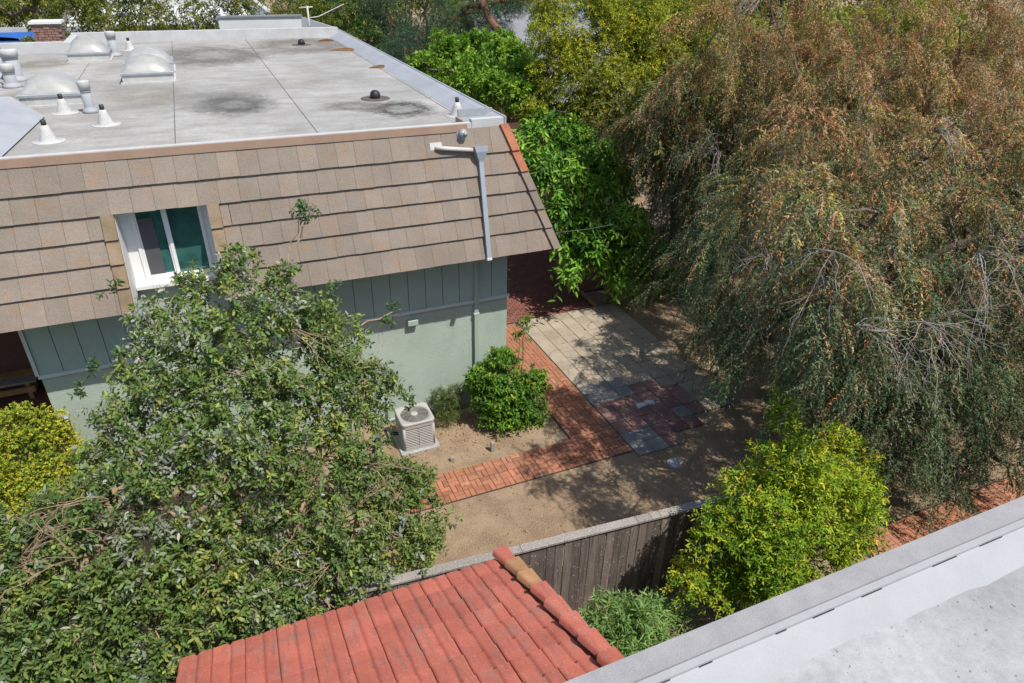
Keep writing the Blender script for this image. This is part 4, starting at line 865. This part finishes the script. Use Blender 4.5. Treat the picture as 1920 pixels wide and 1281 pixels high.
tips = np.array([(1.02, 9.75, 6.3), (.98, 9.72, 6.2), (1.22, 9.75, 6.2), (1.1, 9.75, 6.05), (2.2, 9.3, 4.6), (2.0, 9.25, 4.5), (2.1, 8.95, 3.3), (2.25, 8.9, 3.05), (1.95, 9, 3.6), (1.3, 9.5, 5.0), (-1.5, 9.4, 5.5), (-1.9, 9.1, 4.6), (-2.1, 8.9, 4.4)])
tp = np.repeat(tips, 5, 0)+rng.normal(size=(65, 3))*.05
crown(t, [foliage(tp, rdir(65), 8, .12, .075, .038, pal(tp, [(.07, .14, .04), (.12, .17, .09)], [.7, .3]), .95, .05, .4)], 'leaf', True, 'tip_leaves')
pk = foliage(*(lambda q: (q[0], q[1]))(seeds(bl, 1400, 10, .3, .98, 1.1)), 3, .15, .085, .044, np.ones((1, 3)).repeat(0, 0) if False else np.full((0, 3), .1), .9) if False else None
P_, A_, N_, L_, W_, C_ = foliage(pos, out, 1, .12, .088, .046, green, .8, .05, .5)
pick, _ = split_leaves((P_, A_, N_, L_, W_, C_), 300)
leaf_objects(t, (P_, A_, N_, L_, W_, C_), 'leaf_feijoa', 300, pick)

# ---- large brownish fine-leaved tree on the right
bl = BL['BROWN']
t = thing('weeping_tree', (11.8, 9.6, 0), 'huge half-dry brownish weeping tree filling the right side', 'tree')
skeleton(t, (11.8, 9.8, 0), (11.6, 9.6, 2.4), bl, .30, 'bark', 5, .03)
pos, out, bi, bt = boughs(bl, 60000, 15, .5, .95, .07)
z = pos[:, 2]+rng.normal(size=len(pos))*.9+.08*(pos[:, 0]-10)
own = pos; bpos = bt[bi]+np.c_[bi*7.3 % 3, bi*3.1 % 2, bi*1.7 % 2]; mixp = np.where(rng.random((len(own), 1)) < .7, bpos, own)
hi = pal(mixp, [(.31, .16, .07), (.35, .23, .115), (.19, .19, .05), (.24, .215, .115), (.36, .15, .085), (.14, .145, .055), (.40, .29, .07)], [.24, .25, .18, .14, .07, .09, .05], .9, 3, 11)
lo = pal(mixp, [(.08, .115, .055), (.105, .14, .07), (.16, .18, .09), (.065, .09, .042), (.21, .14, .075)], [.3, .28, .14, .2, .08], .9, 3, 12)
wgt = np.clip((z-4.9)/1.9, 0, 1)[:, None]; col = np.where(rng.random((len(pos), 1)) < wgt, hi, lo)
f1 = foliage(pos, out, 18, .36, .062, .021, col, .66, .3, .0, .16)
n_h = 1500
hp, ho, _ = seeds([b for b in bl if b[2] < 6], n_h, 12, -.1, .9, 1.15, .5)
f2 = foliage(hp, unit(ho*np.array([1, 1, .2])), 40, .9, .052, .016, pal(hp, [(.17, .20, .13), (.22, .22, .14), (.27, .20, .11)], [.5, .3, .2], 1, 2, 5), 0.8, .55, .0, .12)
bb = np.repeat((.72+.56*((bi*.6180339) % 1))[:, None], 18, 0); f1 = f1[:5]+(np.clip(f1[5]*1.17*bb, 0, .8),); f2 = f2[:5]+(np.clip(f2[5]*1.2, 0, .8),)
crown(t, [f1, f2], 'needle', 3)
m = MB()
top = sorted([b for b in bl if b[2] > 4.2 and np.hypot(b[0], b[1]) < 19], key=lambda b: (b[0]-1.2*b[1]))
for k in rng.choice(len(top), min(9, len(top)), replace=False):
    x, y, z_, r = top[k]; c = np.array([x, y, z_]); vv = unit((CAMP-c)[None])[0]; o = c+(vv*.7+np.array([0, 0, .55]))*r
    fan(m, o, rng.normal(size=3)*np.array([.6, .6, .2])+vv*.2+np.array([0, 0, -.1]), rng.uniform(.7, 1.4), int(rng.integers(6, 14)), .55, .35, .007, 6)
m.build('bare_twigs', 'bark_dead', t, kind='stuff')

# ---- citrus tree by the fence
bl = BL['CITRUS']
t = thing('citrus_tree', (7, 5.3, 0), 'bushy yellow-green citrus tree in front of the board fence', 'tree')
skeleton(t, (7.1, 5.4, 0), (7.0, 5.4, .7), bl, .07, 'bark', 4, .012)
pos, out, sb = seeds(bl, 5200, 8, .35, .45, 1.3)
zz = (pos[:, 2]-pos[:, 2].min())/np.ptp(pos[:, 2])
col = pal(pos, [(.17, .29, .02), (.29, .39, .025), (.45, .46, .035), (.08, .16, .02), (.55, .50, .06)], [.28, .3, .22, .13, .07], 1.6, 2.5, 8)
P_, A_, N_, L_, W_, C_ = foliage(pos, out, 1, .1, .085, .030, col, .8, .05, .4)
pick, _ = split_leaves((P_, A_, N_, L_, W_, C_), 300); leaf_objects(t, (P_, A_, N_, L_, W_, C_), 'leaf_citrus', 300, pick)
crown(t, [foliage(pos, out, 8, .17, .075, .026, col, .9, .06, .45, .2)], 'leaf', True)
m = MB()
fr_ = rng.choice(len(pos), 14)
for i in fr_: m.lathe(tuple(pos[i]+out[i]*.08), [(.012, -.03), (.03, -.012), (.03, .012), (.012, .03)], 8)
m.build('fruit', surf('lemon_skin', (.50, .42, .06), .1, 8, .05, 60, .5, .4), t, kind='stuff')

def simple(name, key, base, fork, label, cat, S, L, ln, ll, lw, cols, wts, seed, r0=.05, bark='bark', six=False, group=None, droop=.08, upb=.3, spread=.9, nsub=9, mat='leaf', twigs=3, zmin=.05, fs=1.2, blobs=None, hi=1.15):
    bl = blobs if blobs is not None else BL[key]
    t = thing(name, base, label, cat, group)
    skeleton(t, base, fork, bl, r0, bark, twigs, .01 if r0 < .08 else .02)
    pos, out, sb = seeds(bl, S, nsub, .3, .5, hi, zmin)
    crown(t, [foliage(pos, out, L, ln, ll, lw, pal(pos, cols, wts, fs, 2.5, seed), spread, droop, upb)], mat, six)
    return t
simple('leafy_shrub', 'CORNER', (5.1, 11.9, 0), (5.05, 11.9, .3), 'bright green leafy shrub at the house corner beside the brick path', 'shrub', 1700, 7, .14, .085, .046, [(.12, .245, .025), (.18, .32, .03), (.065, .145, .02), (.32, .37, .04)], [.4, .3, .25, .05], 21, .03, six=True, hi=1.5, nsub=6)
simple('small_shrub', 'SMALL', (3.85, 12.2, 0), (3.85, 12.2, .1), 'small olive shrub between the air conditioner and the corner shrub', 'shrub', 520, 10, .17, .06, .012, [(.10, .16, .035), (.17, .21, .06), (.07, .11, .03)], [.4, .35, .25], 22, .015, upb=.7)
simple('spiky_plant', 'BOTTOM', (4.4, 5.15, 0), (4.4, 5.15, .3), 'feathery light green plant between the fence and the tiled porch roof', 'plant', 520, 11, .24, .12, .022, [(.16, .29, .08), (.24, .36, .11), (.11, .21, .05)], [.4, .35, .25], 23, .02, upb=.6)
simple('hedge', 'HEDGE', (-4.0, 11.6, 0), (-4.0, 11.6, .5), 'yellow-green rounded ivy hedge at the left edge by the entry', 'hedge', 7500, 7, .07, .042, .03, [(.45, .47, .05), (.32, .39, .045), (.16, .24, .03), (.42, .41, .05)], [.36, .3, .2, .14], 24, .05, spread=.7, nsub=14)
simple('broadleaf_tree', 'GREEN', (10.42, 16.15, 0), (10.3, 16.5, 1.5), 'bright green broad-leaved tree with bare trunk rising beside the brick patio', 'tree', 2600, 8, .34, .21, .075, [(.13, .29, .03), (.20, .38, .045), (.07, .17, .03), (.30, .45, .07)], [.35, .3, .2, .15], 25, .11, six=True, droop=.55, twigs=3)
simple('background_tree', 'GREEN2', (9.2, 23, 0), (9.2, 23, 3), 'vivid green tree just behind the right edge of the flat roof', 'tree', 3600, 8, .26, .15, .07, [(.15, .28, .025), (.22, .36, .035), (.09, .19, .02)], [.4, .35, .25], 26, .12, group='trees behind the house')
simple('yellow_green_tree', 'YELLOW', (11.3, 19.6, 0), (11.3, 19.6, 2.5), 'dense yellow-green tree left of the brown weeping tree', 'tree', 10500, 9, .25, .09, .036, [(.25, .29, .025), (.35, .37, .03), (.13, .17, .02), (.46, .37, .03)], [.38, .3, .22, .1], 27, .16, droop=.3, nsub=12, group='trees behind the house')
BK = BL['BACKL']; BM = BL['BACKM']
olive = [(.13, .16, .025), (.20, .22, .035), (.08, .10, .02), (.26, .23, .04)]; dark = [(.035, .085, .02), (.06, .12, .03), (.025, .06, .025), (.11, .15, .03)]
def low(b): return b+[(x, y, z-1.5*r, r*1.1) for x, y, z, r in b]
simple('background_tree', None, (.2, 33.5, 0), (.2, 33.5, 3.2), 'olive green tree with forked grey trunk behind the far roof parapet', 'tree', 4600, 7, .3, .15, .05, olive, [.4, .3, .2, .1], 31, .17, 'bark_dead', droop=.3, group='trees behind the house', blobs=low(BK[:9]), nsub=8)
simple('background_tree', None, (-5, 36, 0), (-5, 36, 3.2), 'olive tree at the far left behind the brick chimney', 'tree', 2200, 7, .3, .15, .05, olive, [.3, .3, .3, .1], 32, .15, droop=.3, group='trees behind the house', blobs=BK[9:]+[(-7.5, 37, 7, 1.4), (-4.4, 31.2, 6.35, .35), (-5.0, 30.5, 6.2, .3), (-3.4, 31, 6.2, .3)])
simple('background_tree', None, (6.5, 35, 0), (6.5, 35, 2.5), 'yellowing dark tree behind the far right corner of the flat roof', 'tree', 3800, 7, .3, .15, .05, dark[:2]+[(.24, .24, .03), (.15, .19, .03)], [.3, .3, .15, .25], 33, .17, droop=.2, group='trees behind the house', blobs=low([BM[i] for i in (0, 1, 10, 2, 12)]))
simple('pine_tree', None, (9, 32.5, 0), (9, 32.5, 3), 'dark blue-green pine behind the vivid green tree', 'tree', 8000, 12, .3, .12, .014, [(.04, .085, .05), (.06, .11, .06), (.03, .06, .04), (.10, .14, .06)], [.35, .25, .3, .1], 34, .2, 'bark_red', droop=.15, group='trees behind the house', blobs=low([BM[i] for i in (3, 4, 5, 9, 13)])+[(10.8, 28.5, 4.6, 1.1), (9.6, 29, 5.2, 1.1), (11.6, 28.3, 4.4, .9), (12.2, 27.8, 4.0, .8)], mat='needle', six=3)
simple('pine_tree', None, (11.4, 26.6, 0), (11.4, 26.8, 6.3), 'pine with thick reddish bare trunk beside the grey shingled roof', 'tree', 4200, 12, .3, .12, .014, [(.05, .10, .05), (.08, .14, .05), (.03, .065, .035), (.16, .2, .05)], [.35, .25, .25, .15], 35, .30, 'bark_red', droop=.15, group='trees behind the house', blobs=[(10.6, 29.6, 7.0, 1.0), (11.9, 30, 7.1, 1.1), (13.3, 30.5, 7.6, 1.0), (9.7, 28.8, 6.2, .7), (14.4, 33, 7.6, 1.3), (11.0, 28.2, 7.6, .8), (12.6, 28.2, 7.8, .7)], mat='needle', six=3)
def ring(cx, cy, z, n, R_, r): return [(cx+rng.uniform(-R_, R_), cy+rng.uniform(-R_, R_)*.7, z+rng.uniform(-1.6, .6), r*rng.uniform(.7, 1.2)) for _ in range(n)]
for k, (x, y, z, cs, lab) in enumerate(((13.6, 17.6, 6.6, [(.14, .15, .03), (.20, .2, .04), (.10, .12, .03)], 'olive tree between the yellow-green tree and the weeping tree'), (19.5, 17.2, 6.6, [(.22, .17, .07), (.16, .15, .06), (.1, .11, .05)], 'brownish olive tree close behind the weeping tree'), (17, 21, 7.3, [(.20, .24, .03), (.30, .31, .03), (.12, .15, .03)], 'yellow-green tree behind the crown of the brown weeping tree'), (23.5, 19.5, 7.4, [(.26, .28, .03), (.34, .34, .04), (.14, .17, .03)], 'bright yellowish tree behind the weeping tree near the top right'), (30, 23, 7.6, [(.24, .16, .07), (.16, .15, .06), (.1, .11, .05)], 'dull brown tree behind at the far top right'), (20, 34, 7.8, dark[:3], 'dark green tree far behind the grey shingled roof'), (2, 58, 7.5, dark[:3], 'dark tree far away behind the white building'), (-12, 60, 7.8, dark[:3], 'dark tree at the far top left horizon'), (33, 38, 8, dark[:3], 'dark tree farthest right in the background'))):
    simple('background_tree', None, (x, y, 0), (x, y, 3), lab, 'tree', 2300, 6, .36, .20, .075, cs, [.4, .3, .3], 40+k, .2, droop=.25, group='trees behind the house', blobs=ring(x, y, z-.6, 13, 3.2 if y < 50 else 7, 1.35 if y < 50 else 2.6))
for k in range(13):
    x = -14+k*7.2+rng.uniform(-1.5, 1.5); y = 47+rng.uniform(-3, 9)+max(0, 6-abs(x))*.6
    if x > 24: y -= 14
    cs = (dark[:3], olive[:3], [(.22, .25, .03), (.14, .18, .03), (.08, .11, .03)])[k % 3]
    simple('distant_tree', None, (x, y, 0), (x, y, 2.5), '%s distant tree, number %s from the left along the back' % (('dark green', 'olive', 'yellow-green')[k % 3], ('one', 'two', 'three', 'four', 'five', 'six', 'seven', 'eight', 'nine', 'ten', 'eleven', 'twelve', 'thirteen')[k]), 'tree', 1100, 5, .5, .36, .14, cs, [.4, .3, .3], 60+k, .2, droop=.2, group='distant trees along the top edge', blobs=[(x+rng.uniform(-4, 4), y+rng.uniform(-2, 2), rng.uniform(1.5, 7.6), rng.uniform(1.4, 2.2)) for _ in range(14)], nsub=7, twigs=1)
# thin young rose stem beside the path
t = thing('young_rose', (6.28, 13.5, 0), 'slender young plant with pale green tuft beside the brick path', 'plant')
m = MB(); m.tube(curve((6.28, 13.5, 0), (6.42, 13.6, 1.55), 6, .05), list(np.linspace(.018, .008, 6)), 5); m.tube(curve((6.2, 13.45, 0), (6.2, 13.5, 1.2), 5, .05), list(np.linspace(.015, .006, 5)), 5); m.build('stem', 'bark', t)
tp = np.repeat(np.array([(6.42, 13.6, 1.5), (6.35, 13.6, 1.3), (6.22, 13.5, 1.2), (6.5, 13.6, 1.35), (6.3, 13.5, 1.0)]), 9, 0)+rng.normal(size=(45, 3))*.09
crown(t, [foliage(tp, rdir(45), 7, .13, .07, .04, pal(tp, [(.12, .22, .03), (.2, .28, .05)], [.6, .4]), .9, .1, .4)], 'leaf', True)

simple('weed', None, (5.3, 7.0, 0), (5.3, 7.0, .08), 'low green weed growing along the inside of the board fence', 'weed', 220, 6, .1, .05, .025, [(.14, .24, .03), (.2, .29, .05)], [.6, .4], 29, .008, blobs=[(4.9, 6.85, .08, .12), (5.15, 6.85, .1, .14), (5.4, 6.8, .1, .13), (5.6, 6.8, .08, .1)], upb=.6)
# ---- litter
n = 2100
fx = np.r_[rng.uniform(5.7, 12, 380), rng.normal(9.5, 2.2, 300), rng.uniform(2, 9, 220), rng.normal(12, 1.6, 900), rng.normal(4.4, 1.1, 300)]; fy = np.r_[rng.uniform(15.9, 20, 380), rng.uniform(9, 15, 300), rng.uniform(7, 12.5, 220), rng.uniform(6.5, 16, 900), rng.normal(11.7, .45, 300)]
P_ = np.c_[fx, fy, np.full(n, .036)]; a = rng.uniform(0, 6.28, n); A_ = np.c_[np.cos(a), np.sin(a), np.zeros(n)]; N_ = unit(np.c_[rng.normal(size=(n, 2))*.2, np.ones(n)])
o = bpy.data.objects.new('fallen_leaves', fol_mesh('fallen_leaves', [(P_, A_, N_, rng.uniform(.03, .07, n), rng.uniform(.015, .035, n), pal(P_, [(.36, .22, .08), (.45, .36, .12), (.25, .14, .07)], [.4, .2, .4]))], 'leaf', True)); link(o); tag(o, 'dry fallen leaves scattered over paving and dirt', 'leaves', kind='stuff')
n = 1400
px_ = np.r_[rng.uniform(1.5, 6.1, 700), rng.uniform(3, 9, 400), rng.uniform(9, 13, 300)]; py_ = np.r_[rng.uniform(10.6, 12.6, 700), rng.uniform(7, 9.6, 400), rng.uniform(6, 12, 300)]
sz = rng.uniform(.006, .02, n); oc = np.array([[1, 0, 0], [0, 1, 0], [-1, 0, 0], [0, -1, 0], [0, 0, .7], [0, 0, -.5]])
V = np.c_[px_, py_, np.full(n, .004)][:, None]+(oc[None]*sz[:, None, None]*rng.uniform(.6, 1.4, (n, 6, 1)))
F = (np.arange(n)*6)[:, None, None]+np.array([[0, 1, 4], [1, 2, 4], [2, 3, 4], [3, 0, 4]])[None]
cl = np.array([(.30, .25, .19), (.42, .36, .28), (.20, .16, .12)])[rng.integers(0, 3, n)]
inside = (px_ > 6.1) & (px_ < 10.6) & (py_ > 9.4)
o = bpy.data.objects.new('pebbles', np_mesh('pebbles', V[~inside].reshape(-1, 3), ((np.arange((~inside).sum())*6)[:, None, None]+np.array([[0, 1, 4], [1, 2, 4], [2, 3, 4], [3, 0, 4]])[None]).reshape(-1, 3), np.repeat(cl[~inside], 6, 0), 'needle')); link(o); tag(o, 'small loose pebbles scattered over the dry soil', 'pebbles', kind='stuff')
for x, y, rx, lab in ((4.78, 24.95, .34, 'rust coloured heap of dead leaves on the flat roof near its right edge'), (4.98, 20.9, .24, 'small brown heap of dead leaves against the right roof edge'), (4.65, 27.6, .22, 'dark heap of dead leaves at the far roof corner')):
    m = MB(); vs = []; K, J = 5, 14
    for k in range(K):
        for j in range(J):
            an = 6.283*j/J; r = rx*(1-k/(K-.7))*(1+.25*math.sin(an*3+x)); vs.append((x+r*math.cos(an)*1.25, y+r*math.sin(an)*.8, 6.40+.07*(k/(K-1))**.6+random.uniform(0, .012)))
    m.add(vs, [(k*J+j, k*J+(j+1) % J, (k+1)*J+(j+1) % J, (k+1)*J+j) for k in range(K-1) for j in range(J)]); m.build('leaf_heap', 'deadleaf', label=lab, cat='leaf heap', group='leaf heaps on the roof')
m = MB(); m.tube([(6.28, 11.95, 4.36), (7.7, 13.07, 3.85), (9.11, 14.2, 3.39)], .0035, 5); m.build('cable', 'galv', label='thin grey cable from the eave corner into the trees', cat='cable')
m = MB()
for _ in range(14):
    x = rng.uniform(1.5, 4.2); y = rng.uniform(.45, 1.36); a = rng.uniform(0, 6.28); l = rng.uniform(.008, .035); p = Vector((x, y, 6.409)); d = Vector((math.cos(a), math.sin(a), 0))
    m.tube([p, p+d*l*.5+Vector((-d.y, d.x, 0))*l*rng.uniform(-.25, .25), p+d*l], .0015, 4)
m.build('twig_debris', 'bark', label='small dark twigs and bits scattered on the near pale roof', cat='debris', kind='stuff')
# timber edging under the patio tree
m = MB(); m.hexa([(9.86, 15.97, 0), (9.94, 15.97, 0), (9.98, 16.95, 0), (9.9, 16.95, 0), (9.86, 15.97, .12), (9.94, 15.97, .12), (9.98, 16.95, .12), (9.9, 16.95, .12)]); m.build('timber_edging', 'wood', label='short timber edging board at the corner of the brick patio', cat='edging')
